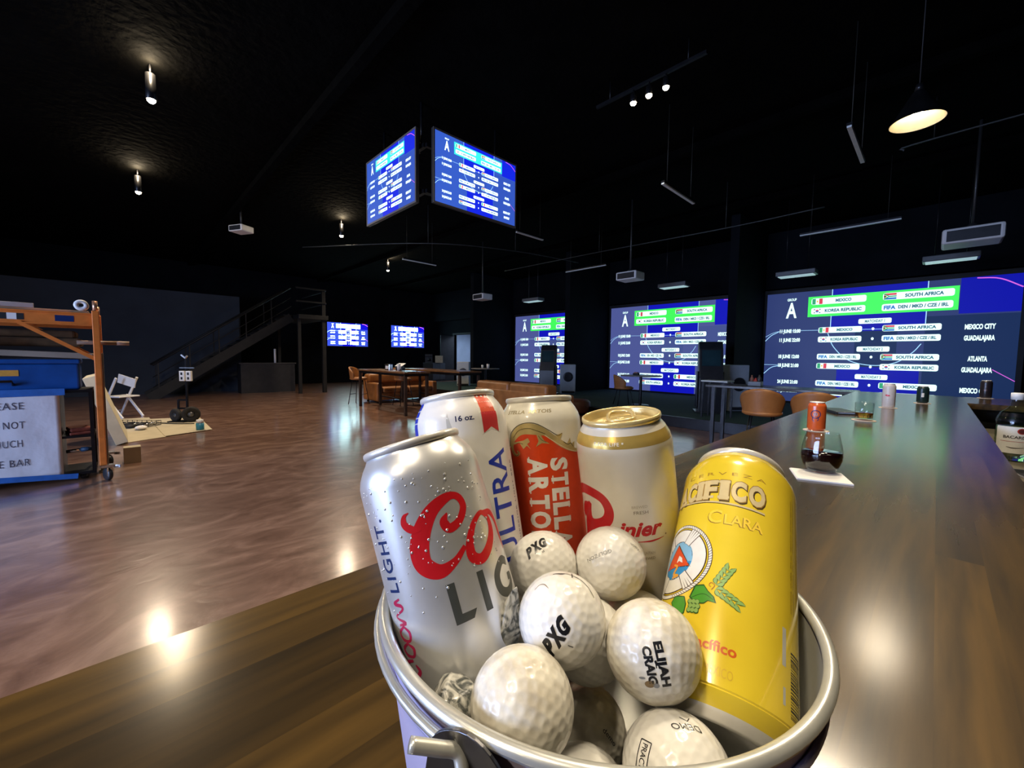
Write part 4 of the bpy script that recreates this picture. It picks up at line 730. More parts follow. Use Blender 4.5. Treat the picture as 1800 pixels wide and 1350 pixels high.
# ================================================================== ceiling equipment
def lamp_emit(name, col, k): return mat(name, (0.9, 0.85, 0.75), 0.5, emit=(col, k))
WARM = (1.0, 0.85, 0.63)
bulb = lamp_emit('lit_bulb', (1.0, 0.82, 0.55), 60); shade_in = mat('cream_shade_inside', (0.75, 0.65, 0.45), 0.5, noise=(20, .05))
def pendant(x, y, z, label, e):
    t = thing('pendant_lamp', label, 'pendant lamp', (x, y, z), 0, 'pendant lamps over the bar')
    s = MB(); s.lathe([(0.028, 0.235), (0.040, 0.225), (0.165, 0.0), (0.168, -0.002)], 48); s.k = 1; s.lathe([(0.166, -0.002), (0.163, 0.0), (0.038, 0.222), (0.0, 0.226)], 48); s.build('shade', [blackm, shade_in], t)
    MB().lathe([(0, 0.29), (0.022, 0.285), (0.030, 0.235), (0, 0.235)], 24).build('cap', blackm, t); MB().tube([(0, 0, 0.285), (0, 0, CEIL - z - 0.002)], 0.004, 6).build('cord', black, t); MB().ball((0, 0, 0.095), 0.045, 10).build('bulb', bulb, t)
    light('pendant_light', 'SPOT', (x, y, z - 0.01), e, WARM, 0.15, rot=(0, 0, 0), spot=2.35, blend=0.5)
    return t
for x, y, lab in ((-0.22, 4.66, 'black cone pendant lamp glowing above the far end of the bar'), (-0.30, 2.72, 'black cone pendant lamp second from the far end of the bar'), (-0.30, 0.95, 'black cone pendant lamp above the middle of the bar'), (-0.30, -0.80, 'black cone pendant lamp nearest the camera above the bar'), (-0.30, -2.5, 'black cone pendant lamp at the near end of the bar')): pendant(x, y, 3.28, lab, 130)
def downlight(x, y, z, label, e, g):
    t = thing('ceiling_spotlight', label, 'spotlight', (x, y, z), 0, g)
    MB().lathe([(0, 0.30), (0.05, 0.30), (0.055, 0.0), (0.05, -0.005), (0.048, 0.03), (0, 0.03)], 24).build('housing', blackm, t); MB().tube([(0, 0, 0.3), (0, 0, CEIL - z - 0.002)], 0.012, 8).build('stem', blackm, t); MB().ball((0, 0, 0.0), 0.045, 10).build('lens', bulb, t)
    light('spotlight_light', 'SPOT', (x, y, z - 0.06), e, (1.0, 0.80, 0.58), 0.12, spot=2.6, blend=0.8)
    light('spotlight_spill', 'POINT', (x + 0.09, y, CEIL - 0.07), 32, (1.0, 0.80, 0.52), 0.02)
for x, y, lab in ((-6.9, 0.43, 'glowing ceiling spotlight nearest the upper left corner'), (-10.95, 0.43, 'glowing ceiling spotlight below the first, left of the hung televisions'), (-11.0, 4.36, 'small ceiling spotlight lower left of the hung televisions'), (-14.15, 7.28, 'tiny far ceiling spotlight above the right wall television')): downlight(x, y, 4.48, lab, 430, 'ceiling spotlights over the open floor')
trk = thing('track_light', 'black ceiling track with three lit warm heads', 'track light', (0, 0, 0)); MB().bar((-3.3, 4.68, 4.66), (-1.9, 4.68, 4.66), 0.035).build('track', blackm, trk)
for x in (-3.1, -2.1): MB().tube([(x, 4.68, 4.67), (x, 4.68, CEIL - .002)], 0.008, 6).build('stem', blackm, trk)
for x in (-2.765, -2.56, -2.35):
    h_ = MB().lathe([(0, .10), (.035, .10), (.042, 0), (.038, -.004), (.036, .02), (0, .02)], 20, (x, 4.68, 4.5)).tube([(x, 4.68, 4.6), (x, 4.68, 4.645)], .01, 6).build('lamp_head', blackm, trk); MB().ball((x, 4.68, 4.5), .036, 10).build('lens', bulb, h_)
light('track_light_light', 'SPOT', (-2.56, 4.68, 4.46), 150, WARM, 0.08, spot=2.2, blend=.6)
lin = mat('unlit_white_tube', (0.62, 0.68, 0.68), 0.5, noise=(20, .05))
for a, b, lab in (((-.77, 5.55), (-.77, 6.65), 'short unlit linear fitting beside the cone pendant'), ((-2.78, 5.54), (-2.78, 6.58), 'unlit linear fitting hung below the three-head track'), ((-5.82, 5.69), (-5.82, 6.46), 'unlit linear fitting just right of the hung televisions'), ((-9.5, 5.29), (-9.5, 6.28), 'unlit linear fitting below the hung televisions'), ((-2.0, 9.7), (-.56, 9.7), 'long unlit linear fitting above the right bay'), ((-7.49, 9.32), (-6.16, 9.32), 'unlit linear fitting above the middle bay')):
    t = thing('linear_light', lab, 'light fitting', (0, 0, 0), 0, 'unlit linear fittings'); MB().bar((*a, 3.82), (*b, 3.82), .05, .03).build('housing', blackm, t); MB().bar((*a, 3.795), (*b, 3.795), .04, .02).build('tube', lin, t)
    for k_ in (.12, .88): q = (a[0] + (b[0] - a[0]) * k_, a[1] + (b[1] - a[1]) * k_); MB().tube([(*q, 3.83), (*q, CEIL - .002)], .004, 5).build('hanger', mat('dull_rod', (.045, .045, .04), .5, .5, noise=(9, .1)), t)
cdm = mat('grey_conduit', (.05, .055, .055), .5, .5, noise=(9, .2))
for pts, lab in (([(-9.4, 8.7, 4.0), (-6, 8.75, 4.0), (-3.1, 8.9, 4.0), (-1.5, 8.9, 4.02)], 'long thin conduit crossing above the middle bay'), ([(-.5, 8.0, 4.3), (-.2, 8.0, 4.36), (3, 8.0, 4.4)], 'thin conduit under the ceiling right of the short linear fitting'), ([(-11, 3.4, 4.0), (-8.5, 5.4, 4.02), (-7.6, 7.4, 4.05), (-7.2, 9.5, 4.05)], 'bent conduit running below the hung televisions')):
    t = thing('conduit', lab, 'conduit', (0, 0, 0), 0, 'ceiling conduits'); MB().tube(smooth_path(pts, 6), .011, 6).build('pipe', cdm, t)
    for q in (pts[1], pts[-2]): MB().tube([(q[0], q[1], q[2]), (q[0], q[1], CEIL - .002)], .006, 5).build('hanger', cdm, t)
def projector(x, y, z, w, label, rot=0):
    t = thing('projector', label, 'projector', (x, y, z), rot, 'ceiling projectors'); MB().box(-w / 2, w / 2, -w * .4, w * .4, 0, w * .36).build('housing', white, t, bevel=w * .05); MB().box(-w * .42, w * .42, -w * .405, -w * .39, w * .05, w * .30).build('vent', blackp, t)
    MB().tube([(-w * .2, w * .39, w * .18), (-w * .2, w * .44, w * .18)], w * .1, 16).build('lens', blackp, t); MB().tube([(0, 0, w * .36), (0, 0, CEIL - z - .002)], .02, 8).lathe([(0, w * .36), (.07, w * .36), (.08, w * .42), (.03, w * .5)], 16).build('mount', mat('grey_mount', (.05, .05, .05), .4, .5, noise=(9, .1)), t)
projector(-4.92, 8.42, 3.12, .50, 'white projector hung on a pole above the middle bay'); projector(.25, 9.2, 3.12, .62, 'large white projector at the upper right above the right bay'); projector(-9.93, 8.27, 3.12, .50, 'white projector hung farthest left above the left bay')
projector(-11.9, 2.3, 4.3, .42, 'small projector box high over the open floor left of the televisions', .5)
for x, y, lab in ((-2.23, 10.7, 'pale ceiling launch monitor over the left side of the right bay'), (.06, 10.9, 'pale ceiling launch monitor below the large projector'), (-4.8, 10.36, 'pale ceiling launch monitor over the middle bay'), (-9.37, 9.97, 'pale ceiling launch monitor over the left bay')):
    t = thing('launch_monitor', lab, 'launch monitor', (x, y, 3.2), 0, 'ceiling launch monitors'); MB().box(-.36, .36, -.16, .16, 0, .10).build('housing', mat('grey_housing', (.12, .13, .14), .4, noise=(9, .1)), t, bevel=.015); MB().box(-.32, .32, -.13, .13, -.012, .002).build('underside_panel', mat('painted_screen_glow', (.5, .55, .55), .4, emit=((.6, .9, .95), .45)), t, bevel=.004)  # underside glow painted in for light reflected from the screens
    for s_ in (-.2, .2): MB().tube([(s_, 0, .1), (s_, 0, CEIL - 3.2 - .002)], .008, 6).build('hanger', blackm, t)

# ================================================================== golf bays
def side_chair(loc, rz, label, group, seat_z=0.46, shellm=tan):
    t = thing('bucket_chair', label, 'chair', loc, rz, group); s = MB(); R0 = .25; vs = []; fs = []; nu, nv = 18, 9
    for i in range(nu + 1):                                   # curved tub shell, open to +y
        a = PI * (0.0 + 1.0 * i / nu) + PI
        for j in range(nv + 1):
            k_ = j / nv; top = .34 * (0.45 + .55 * math.sin(PI * i / nu) ** .7); r = R0 * (.86 + .16 * k_); vs.append((r * math.cos(a) * 1.02, r * math.sin(a) * .95 + .03, seat_z - .04 + top * k_))
    for i in range(nu):
        for j in range(nv): q = i * (nv + 1) + j; fs.append((q, q + nv + 1, q + nv + 2, q + 1))
    s.add(vs, fs, True); o = s.build('backrest', shellm, t); md = o.modifiers.new('thick', 'SOLIDIFY'); md.thickness = .03
    MB().lathe([(0, 0), (.20, 0), (.235, .02), (.235, .05), (.19, .075), (0, .07)], 28, (0, .05, seat_z - .06)).build('seat', shellm, t)
    for sx in (-1, 1):
        for sy in (-1, 1): MB().tube([(sx * .12, .05 + sy * .12, seat_z - .055), (sx * .21, .05 + sy * .20, 0.0)], .010, 8).build('leg', blackm, t)
    return t
def round_table(loc, r, h, label, cat='table', top=None):
    t = thing('round_table', label, cat, loc); MB().lathe([(0, h - .025), (r - .01, h - .025), (r, h - .015), (r - .005, h), (0, h)], 48).build('tabletop', top or mat('grey_tabletop', (.20, .20, .20), .3, noise=(12, .1)), t)
    MB().lathe([(.035, .02), (.035, h - .025)], 20).build('pedestal', blackm, t); MB().lathe([(0, .03), (.2, .012), (.22, 0), (0, 0)], 32).build('base', blackm, t); return t
tc_ = G(1125, 712, PLAT); round_table((tc_.x, tc_.y, PLAT), .50, .75, 'round grey table with a black caddy in the middle bay')
t = thing('table_caddy', 'small black caddy on the round table of the middle bay', 'caddy', (tc_.x - .12, tc_.y - .02, PLAT + .75)); MB().box(-.07, .07, -.05, .05, 0, .05).build('tray', blackp, t, bevel=.006); MB().box(-.05, .05, -.03, .03, .05, .075).build('packets', mat('rosy_packets', (.35, .16, .13), .6, noise=(30, .3)), t)
ch = G(1092, 712, PLAT); side_chair((ch.x, ch.y, PLAT), -.75, 'tan leather tub chair by the round table of the middle bay', 'tan tub chairs')
t3 = G(853, 688, PLAT); round_table((t3.x - .6, t3.y + .5, PLAT), .50, .75, 'small round grey table left of the farthest screen')
for dx, sz, lab, m_ in ((-.10, .07, 'white cup on the table left of the farthest screen', white), (.10, .09, 'pale bottle on the table left of the farthest screen', paper)):
    t = thing('table_cup', lab, 'cup', (t3.x - .6 + dx * .7, t3.y + .5 + dx * .7, PLAT + .75)); MB().lathe([(0, 0), (sz * .5, 0), (sz * .6, sz * 1.7), (0, sz * 1.7)], 20).build('body', m_, t); MB().lathe([(0, sz * 1.7), (sz * .35, sz * 1.72), (sz * .3, sz * 2.0), (0, sz * 2.0)], 16).build('lid', blackp, t)
# tall black kiosks (ball dispensers) and white bag units
def kiosk(px, py, label, rz):
    c = G(px, py, PLAT); t = thing('bay_kiosk', label, 'kiosk', (c.x, c.y, PLAT), rz, 'black bay kiosks'); prof = [(-.20, 0), (.20, 0), (.22, .5), (.17, .95), (.24, 1.50), (.20, 1.56), (.04, 1.56), (-.06, 1.40), (-.14, 1.05), (-.22, .75)]
    b = MB(); b.M = Matrix(((0, 0, 1, 0), (1, 0, 0, 0), (0, 1, 0, 0), (0, 0, 0, 1))); b.prism(prof, -.24, .24); b.build('body', blackp, t, bevel=.02, seg=3)
    b = MB(); b.M = Matrix(((0, 0, 1, 0), (1, 0, 0, 0), (0, 1, 0, 0), (0, 0, 0, 1))); b.prism([(-.145, 1.02), (-.065, 1.36), (-.075, 1.37), (-.155, 1.03)], -.19, .19); b.build('touch_screen', mat('dim_touch_glass', (.02, .05, .06), .12, noise=(3, .3)), t)
    MB().box(-.30, .30, -.26, .26, 0, .03).build('base_plate', blackp, t, bevel=.008); MB().box(.24, .27, -.1, .14, .1, .9).box(-.27, -.24, -.1, .14, .1, .9).build('side_rail', blackm, t, bevel=.008); return t
kiosk(1245, 724, 'tall black bay kiosk in front of the middle screen', .5); kiosk(963, 692, 'tall black bay kiosk in front of the farthest screen', .5)
def ball_unit(c, label, rz, h=.95):
    t = thing('ball_dispenser', label, 'dispenser', (c[0], c[1], c[2]), rz, 'white ball dispensers'); MB().box(-.24, .24, -.18, .18, .0, h).build('cabinet', mat('pale_grey_cabinet', (.42, .46, .50), .4, noise=(9, .06)), t, bevel=.02)
    b = MB(); b.M = Matrix.Translation((0, -.185, h * .58)) @ Matrix.Rotation(PI / 2, 4, 'X'); b.lathe([(0, .02), (.10, .015), (.14, .02), (.155, .01), (.155, 0)], 32); b.build('round_port', blackp, t); MB().box(-.2, .2, -.30, -.18, .04, .10).build('tray', blackp, t, bevel=.006)
u = G(815, 678, PLAT); ball_unit((u.x, u.y, PLAT), 'white ball dispenser beside the lit doorway', .75); u = G(986, 692, PLAT); ball_unit((u.x + .1, u.y + .2, PLAT), 'white ball dispenser right of the farthest kiosk', .75); u = G(1284, 722, PLAT); ball_unit((u.x, u.y + .15, PLAT), 'white ball dispenser half behind the middle kiosk', .9, 1.05)
# drinks table with two tub chairs beside the bar's far end
t = thing('drinks_table', 'long dark drinks table in front of the right screen', 'table', (0, 0, PLAT * 0)); z_ = .98
MB().box(-2.5, -.70, 6.62, 7.22, z_ - .04, z_).build('tabletop', mat('dark_tabletop', (.03, .03, .032), .25, noise=(9, .2)), t, bevel=.006)
for x in (-2.4, -.8):
    for y in (6.7, 7.14): MB().bar((x, y, 0), (x, y, z_ - .04), .05).build('leg', blackm, t)
t = thing('condiment_caddy', 'dark red caddy of bottles on the drinks table', 'caddy', (-1.88, 6.9, z_)); MB().box(-.09, .09, -.06, .06, 0, .07).build('tray', blackp, t, bevel=.006)
for x, h_, m_ in ((-.05, .16, ottm), (0.0, .12, mat('ketchup_red', (.25, .02, .02), .4, noise=(20, .2))), (.05, .17, blackp)): MB().lathe([(0, .02), (.028, .02), (.028, h_ * .7), (.012, h_ * .85), (.012, h_), (0, h_)], 16, (x, 0, 0)).build('bottle', m_, t)
for x, y, lab in ((-1.58, 6.12, 'tan tub stool at the drinks table, farther from the bar'), (-1.00, 6.12, 'tan tub stool at the drinks table, nearer to the bar')): side_chair((x, y, 0), .15, lab, 'tan tub stools', .70)
t = thing('side_table', 'small pale-topped side table left of the drinks table', 'table', (-3.05, 8.7, PLAT)); MB().box(-.25, .25, -.2, .2, .72, .75).build('tabletop', lin, t, bevel=.004)
for x in (-.22, .22):
    for y in (-.17, .17): MB().bar((x, y, 0), (x, y, .72), .03).build('leg', blackm, t)

# ================================================================== lounge
def sofa(loc, rz, W_, label, D_=.9, H_=.80):
    t = thing('leather_sofa', label, 'sofa', loc, rz, 'tan leather sofas')
    MB().box(-W_ / 2 + .16, W_ / 2 - .16, -D_ / 2 + .18, D_ / 2, .10, .30).build('base', tan, t, bevel=.02)
    MB().box(-W_ / 2, W_ / 2, -D_ / 2, -D_ / 2 + .20, .06, H_ - .14).build('back', tan, t, bevel=.03, seg=3)
    for s_ in (-1, 1): MB().box(*sorted((s_ * W_ / 2, s_ * (W_ / 2 - .17))), -D_ / 2 + .19, D_ / 2, .06, .58).build('armrest', tan, t, bevel=.04, seg=3)
    n = 2; cw = (W_ - .36) / n
    for i in range(n):
        x0 = -W_ / 2 + .18 + i * cw; MB().box(x0 + .005, x0 + cw - .005, -D_ / 2 + .40, D_ / 2 + .02, .30, .45).build('seat_cushion', tan, t, bevel=.045, seg=4)
        bc2 = MB(); x0 = -W_ / 2 + i * W_ / n; bc2.box(x0 + .005, x0 + W_ / n - .005, -D_ / 2 + .02, -D_ / 2 + .36, H_ - .24, H_ + .02).build('back_cushion', tan, t, bevel=.07, seg=5)
    for x in (-W_ / 2 + .1, W_ / 2 - .1):
        for y in (-D_ / 2 + .1, D_ / 2 - .1): MB().bar((x, y, 0), (x, y, .07), .05).build('foot', blackm, t)
    return t
sofa((-6.35, 6.45, 0), 0.0, 2.2, 'tan leather sofa seen from behind, right behind the cans'); sofa((-11.35, 6.25, 0), -PI / 2 + .0, 2.0, 'tan leather sofa behind the high tables, end-on')
oc_ = G(1012, 728); t = thing('ottoman', 'round brown leather ottoman at the edge of the bays', 'ottoman', (oc_.x, oc_.y, 0)); MB().lathe([(0, .05), (.30, .05), (.34, .09), (.35, .2), (.34, .31), (.29, .36), (0, .375)], 40).build('cushion', ottm, t); MB().lathe([(.345, .195), (.356, .205), (.345, .215)], 40).build('piping', ottm, t); MB().lathe([(0, 0), (.25, 0), (.25, .05), (0, .05)], 32).build('base', black, t)
htm = mat('walnut_tabletop', (.16, .075, .03), .3, noise=(6, .3), stretch=(1, 8, 1), coat=.3)
def high_table(x0, x1, y0, y1, h, label):
    t = thing('high_table', label, 'table', (0, 0, 0), 0, 'wooden high tables'); n = 5
    for i in range(n): MB().box(x0, x1, y0 + (y1 - y0) * i / n + .001, y0 + (y1 - y0) * (i + 1) / n - .001, h - .04, h).build('plank', htm, t, bevel=.003, seg=1)
    for x in (x0 + .06, x1 - .06):
        for y in (y0 + .06, y1 - .06): MB().bar((x, y, 0), (x, y, h - .07), .06).build('leg', mat('worn_table_leg', (.06, .04, .03), .4, .3, noise=(9, .3)), t)
    MB().box(x0 + .03, x1 - .03, y0 + .03, y0 + .06, h - .10, h - .04).box(x0 + .03, x1 - .03, y1 - .06, y1 - .03, h - .10, h - .04).box(x0 + .03, x0 + .06, y0 + .06, y1 - .06, h - .10, h - .04).box(x1 - .06, x1 - .03, y0 + .06, y1 - .06, h - .10, h - .04).build('apron', blackm, t)
    MB().bar((x0 + .06, y1 - .06, .25), (x1 - .06, y1 - .06, .25), .03).build('foot_rail', blackm, t); return t
HT = 1.0
high_table(-10.75, -8.25, 4.62, 5.30, HT, 'long wooden high table in front of the end-on sofa'); high_table(-10.9, -8.0, 5.95, 6.65, HT, 'second wooden high table half hidden behind the first')
def stool(x, y, rz, label):
    t = side_chair((x, y, 0), rz, label, 'tan bar stools', .74); MB().bar((-.17, -.12, .28), (.17, -.12, .28), .015).bar((-.17, .22, .28), (.17, .22, .28), .015).build('foot_rail', blackm, t)
stool(-11.3, 4.85, -.9, 'tan bar stool at the left end of the high tables'); stool(-10.2, 5.62, 0, 'tan bar stool between the two high tables')
def napkin_box(x, y, label): t = thing('napkin_dispenser', label, 'dispenser', (x, y, HT), .3); MB().box(-.08, .08, -.06, .06, 0, .15).build('case', chrome, t, bevel=.008); MB().box(-.05, .05, -.062, -.058, .03, .11).build('napkins', paper, t)
napkin_box(-9.62, 4.95, 'chrome napkin dispenser on the long high table')
t = thing('drink_cup', 'white cup with a side handle on the long high table', 'cup', (-8.98, 4.88, HT)); MB().lathe([(0, 0), (.035, 0), (.045, .17), (.042, .17), (.033, .006), (0, .006)], 24).build('cup', white, t); MB().tube([(.042, 0, .14), (.085, 0, .13), (.085, 0, .06), (.038, 0, .04)], .007, 8).build('handle', white, t)
t = thing('till_terminal', 'black card terminal with a pale lid on the high table', 'terminal', (-9.30, 5.1, HT), .4); MB().box(-.1, .1, -.07, .07, 0, .09).build('body', blackp, t, bevel=.01); b = MB(); b.M = Matrix.Translation((0, 0, .14)) @ Matrix.Rotation(.4, 4, 'X'); b.box(-.11, .11, -.09, .09, -.006, .006).build('screen', white, t, bevel=.003); MB().bar((0, .04, .08), (0, .03, .14), .03).build('neck', blackp, t)
t = thing('menu_tablet', 'pale blue tablet lying on the right end of the high table', 'tablet', (-8.56, 4.92, HT), .1); MB().box(-.16, .16, -.12, .12, 0, .012).build('case', blackp, t, bevel=.004); MB().box(-.145, .145, -.105, .105, .012, .0135).build('display', mat('tablet_display', (.05, .08, .1), .2, emit=((.45, .75, 1.0), 1.2)), t)
# black service cabinet with a register box by the far doorway
t = thing('service_cabinet', 'black service cabinet between the right wall television and the doorway', 'cabinet', (-19.0, 12.5, 0), PI / 2 + .4); MB().box(-.7, .7, -.3, .3, .08, 1.0).build('body', black, t, bevel=.01)
for s_ in (-1, 1):
    d_ = MB().box(*sorted((s_ * .01, s_ * .68)), -.325, -.302, .1, .97).build('door', blackp, t, bevel=.004); MB().bar((s_ * .06, -.33, .45), (s_ * .06, -.33, .65), .012).build('handle', chrome, d_)
MB().box(-.66, .66, -.26, .26, 0, .08).build('plinth', black, t)
t = thing('pale_box', 'small pale square box standing on the black service cabinet', 'box', (-18.7, 12.55, 1.0), 1.0); MB().box(-.2, .2, -.15, .15, 0, .38).build('carton', mat('pale_carton', (.55, .52, .38), .7, noise=(9, .1)), t, bevel=.006); MB().box(-.202, .202, -.03, .03, .379, .383).build('tape', board, t)
t = thing('coffee_machine', 'black coffee machine beside the pale box on the service cabinet', 'machine', (-19.15, 12.2, 1.0), 1.0); MB().box(-.2, .2, -.18, .18, 0, .08).box(-.2, .2, .02, .18, .08, .34).box(-.2, .2, -.18, .18, .34, .46).build('body', blackp, t, bevel=.01); MB().lathe([(0, .08), (.07, .08), (.08, .22), (.05, .25), (0, .25)], 20, (0, -.08, 0)).build('jug', blackp, t)
# ================================================================== stairs and mezzanine
stm_ = mat('dark_stair_steel', (.009, .009, .009), .55, .1, noise=(5, .3)); st = thing('staircase', 'dark steel staircase climbing right in front of the slate blue wall', 'staircase', (0, 0, 0)); SX0, SX1 = -16.9, -15.9; n = 15; y0, y1, zt = .75, 4.5, 2.75
for i in range(n): y = y0 + (y1 - y0) * i / n; MB().box(SX0 + .03, SX1 - .03, y, y + (y1 - y0) / n + .03, zt * (i + 1) / n - .04, zt * (i + 1) / n).build('tread', stm_, st, bevel=.004, seg=1)
for x in (SX0, SX1): MB().bar((x, y0 - .1, .02), (x, y1, zt - .08), .04, .28).build('stringer', stm_, st); MB().tube([(x, y0, 1.0), (x, y1, zt + .95)], .028, 8).build('handrail', stm_, st)
for i in range(0, n, 3):
    y = y0 + (y1 - y0) * (i + .5) / n
    for x in (SX0, SX1): MB().bar((x, y, zt * (i + .5) / n), (x, y, zt * (i + .5) / n + 1.0), .03).build('baluster', stm_, st)
for k_ in (.35, .65):
    MB().tube([(SX1, y0, k_), (SX1, y1, zt - .05 + k_)], .012, 6).build('rail', stm_, st)
mz = thing('mezzanine', 'dark mezzanine platform on posts beside the left wall television', 'platform', (0, 0, 0)); MB().box(-18.0, -15.3, 4.56, 5.55, zt - .15, zt).build('deck', stm_, mz, bevel=.01); MB().bar((-15.42, 5.42, 0), (-15.42, 5.42, 3.65), .12).build('post', stm_, mz)
for q in ((-17.9, 4.6), (-15.42, 4.6)): MB().bar((*q, 0), (*q, zt - .15), .10).build('post', stm_, mz)
for z__ in (zt + .45, zt + .9): MB().bar((-18, 5.5, z__), (-15.4, 5.5, z__), .05).bar((-15.35, 4.5, z__), (-15.35, 5.5, z__), .05).build('rail', stm_, mz)
t = thing('under_stair_counter', 'thin counter in the dark space under the stairs', 'counter', (-16.8, 3.9, 0)); MB().box(-.3, .3, -.9, .9, 1.02, 1.05).build('top', mat('dim_counter', (.05, .05, .05), .4, noise=(9, .2)), t, bevel=.004); MB().box(-.28, .28, -.85, .85, 0, 1.02).build('base', black, t)
t = thing('paper_roll', 'upright white roll standing on the counter under the stairs', 'roll', (-16.7, 4.15, 1.05)); MB().lathe([(.012, 0), (.035, 0), (.035, .5), (.012, .5)], 20).build('roll', paper, t); MB().lathe([(.010, 0), (.0115, 0), (.0115, .51), (.010, .51)], 16).build('core', board, t)

# ================================================================== work corner at the left
org = mat('orange_scaffold_paint', (.72, .20, .035), .42, .1, noise=(14, .12)); sc_ = thing('baker_scaffold', 'orange rolling scaffold frame at the left edge', 'scaffold', (0, 0, 0)); PX, PY = -6.12, -.14; ZB = 1.64
for (x, y) in ((PX, PY), (PX - .78, PY), (PX, PY - 1.85), (PX - .78, PY - 1.85)):
    po_ = MB().bar((x, y, .17), (x, y, 1.80), .055).build('post', org, sc_, bevel=.006); MB().tube([(x, y, 1.79), (x, y, 1.90)], .021, 12).build('spigot', mat('worn_orange_steel', (.55, .30, .18), .35, .7, noise=(20, .2)), po_)
    k_ = MB().lathe([(.018, -.02), (.060, -.02), (.068, -.012), (.068, .012), (.060, .02), (.018, .02)], 24); b = MB(); b.M = Matrix.Translation((x + .01, y + .03, .068)) @ Matrix.Rotation(PI / 2, 4, 'X') @ Matrix.Rotation(.4, 4, 'Y'); b.lathe([(0, -.02), (.060, -.02), (.068, -.012), (.068, .012), (.060, .02), (0, .02)], 24); cs = b.build('caster_wheel', blackp, sc_)
    MB().box(x - .03, x + .05, y - .02, y + .08, .145, .17).bar((x + .045, y + .03, .145), (x + .03, y + .03, .06), .012, .05).bar((x - .015, y + .03, .145), (x - .005, y + .03, .06), .012, .05).bar((x + .03, y + .08, .15), (x + .09, y + .13, .155), .012, .03).build('caster_fork', chrome, cs)
for x in (PX, PX - .78):
    bb = MB().box(x - .02, x + .02, PY - 1.82, PY - .03, ZB, ZB + .012).box(x - .02, x + .02, PY - 1.82, PY - .03, ZB + .118, ZB + .13).box(x - .004, x + .004, PY - 1.82, PY - .03, ZB + .012, ZB + .118).build('side_rail', org, sc_)
    MB().bar((x, PY - .52, ZB + .01), (x, PY - .02, 1.30), .035).bar((x, PY - 1.33, ZB + .01), (x, PY - 1.83, 1.30), .035).build('brace', org, sc_)
    if x == PX:
        for y, w_, m_ in ((-.36, .13, navy), (-.70, .15, black), (-.70, .06, paper), (-.95, .12, navy)): MB().box(x + .0042, x + .0055 + (.001 if m_ is paper else 0), y - w_ / 2, y + w_ / 2, ZB + .035, ZB + .095).build('sticker', m_, bb)
for y in (PY, PY - 1.85):
    for z__ in (.55, .95, 1.35, 1.7): MB().tube([(PX, y, z__), (PX - .78, y, z__)], .018, 8).build('rung', org, sc_)
MB().box(PX - .74, PX - .03, PY - 1.8, PY - .05, ZB + .131, ZB + .155).build('deck_board', mat('worn_plywood', (.30, .19, .10), .7, noise=(4, .3), stretch=(8, 1, 8)), sc_, bevel=.003)
t = thing('tape_roll', 'white roll lying on the scaffold deck against the post', 'roll', (PX - .05, PY - .10, ZB + .155 + .055)); b = MB(); b.M = Matrix.Rotation(PI / 2, 4, 'Y') @ Matrix.Translation((0, 0, -.04)); b.lathe([(.018, 0), (.055, 0), (.055, .08), (.018, .08), (.018, 0)], 32); b.build('tape', white, t); b = MB(); b.M = Matrix.Rotation(PI / 2, 4, 'Y'); b.lathe([(.0165, -.041), (.0178, -.041), (.0178, .041), (.0165, .041)], 24); b.build('core', blackp, t)
t = thing('flat_carton', 'flat pale carton on the scaffold deck', 'carton', (PX - .12, -.68, ZB + .155), .1); MB().box(-.1, .1, -.11, .11, 0, .045).build('box', mat('grey_carton', (.38, .36, .34), .7, noise=(9, .1)), t, bevel=.004); MB().box(-.1005, .1005, -.02, .02, .0445, .0462).build('tape', board, t)
# black cart with the taped notice
CX = -6.30; cart = thing('black_cart', 'black rolling cart carrying the taped paper notice', 'cart', (0, 0, 0)); MB().box(CX - .5, CX, -2.1, -.44, .06, .97).build('body', blackp, cart, bevel=.01)
MB().box(CX - .5, CX, -.44, -.20, .06, .09).box(CX - .5, CX, -.44, -.20, .46, .485).box(CX - .5, CX, -.44, -.20, .94, .97).bar((CX - .02, -.215, .09), (CX - .02, -.215, .94), .03).bar((CX - .48, -.215, .09), (CX - .48, -.215, .94), .03).build('open_shelf', blackm, cart)
for y in (-.3, -2.0): MB().ball((CX - .06, y, .035), .032, 8).ball((CX - .44, y, .035), .032, 8).build('caster', blackp, cart)
t = thing('folded_red_cloth', 'folded dark red cloth on the open shelf of the cart', 'cloth', (CX - .15, -.32, .485), .2); MB().box(-.13, .13, -.09, .09, 0, .03).build('lower_fold', mat('dark_red_cloth', (.20, .05, .03), .9, noise=(20, .2)), t, bevel=.01); MB().box(-.11, .12, -.085, .08, .031, .075).build('upper_fold', MATS['dark_red_cloth'], t, bevel=.015)
t = thing('steel_tube', 'short steel tube under the shelf of the cart', 'tube', (CX - .06, -.33, .30)); b = MB(); b.tube([(0, -.09, .012), (0, .03, .02)], .018, 12).build('tube', chrome, t); MB().tube([(0, .02, .02), (0, .1, .022)], .024, 12).build('grip', mat('blue_grip', (.02, .06, .12), .5, noise=(9, .2)), t)
ns = thing('paper_notice', 'white paper notice with grey capitals taped to the black cart', 'notice', (CX + .002, -.90, .06)); sgm = mat('notice_paper', (.70, .70, .74), .75, noise=(5, .04), bump=(5, .4, .02))
gv = []; gf = []; nx_, nz_ = 24, 20
for i in range(nx_ + 1):
    for j in range(nz_ + 1): y = -.46 + .92 * i / nx_; z = .02 + .88 * j / nz_; gv.append((.004 + .003 * math.sin(y * 19 + z * 3) * math.sin(z * 7 + 1), y, z))
for i in range(nx_):
    for j in range(nz_): q = i * (nz_ + 1) + j; gf.append((q, q + nz_ + 1, q + nz_ + 2, q + 1))
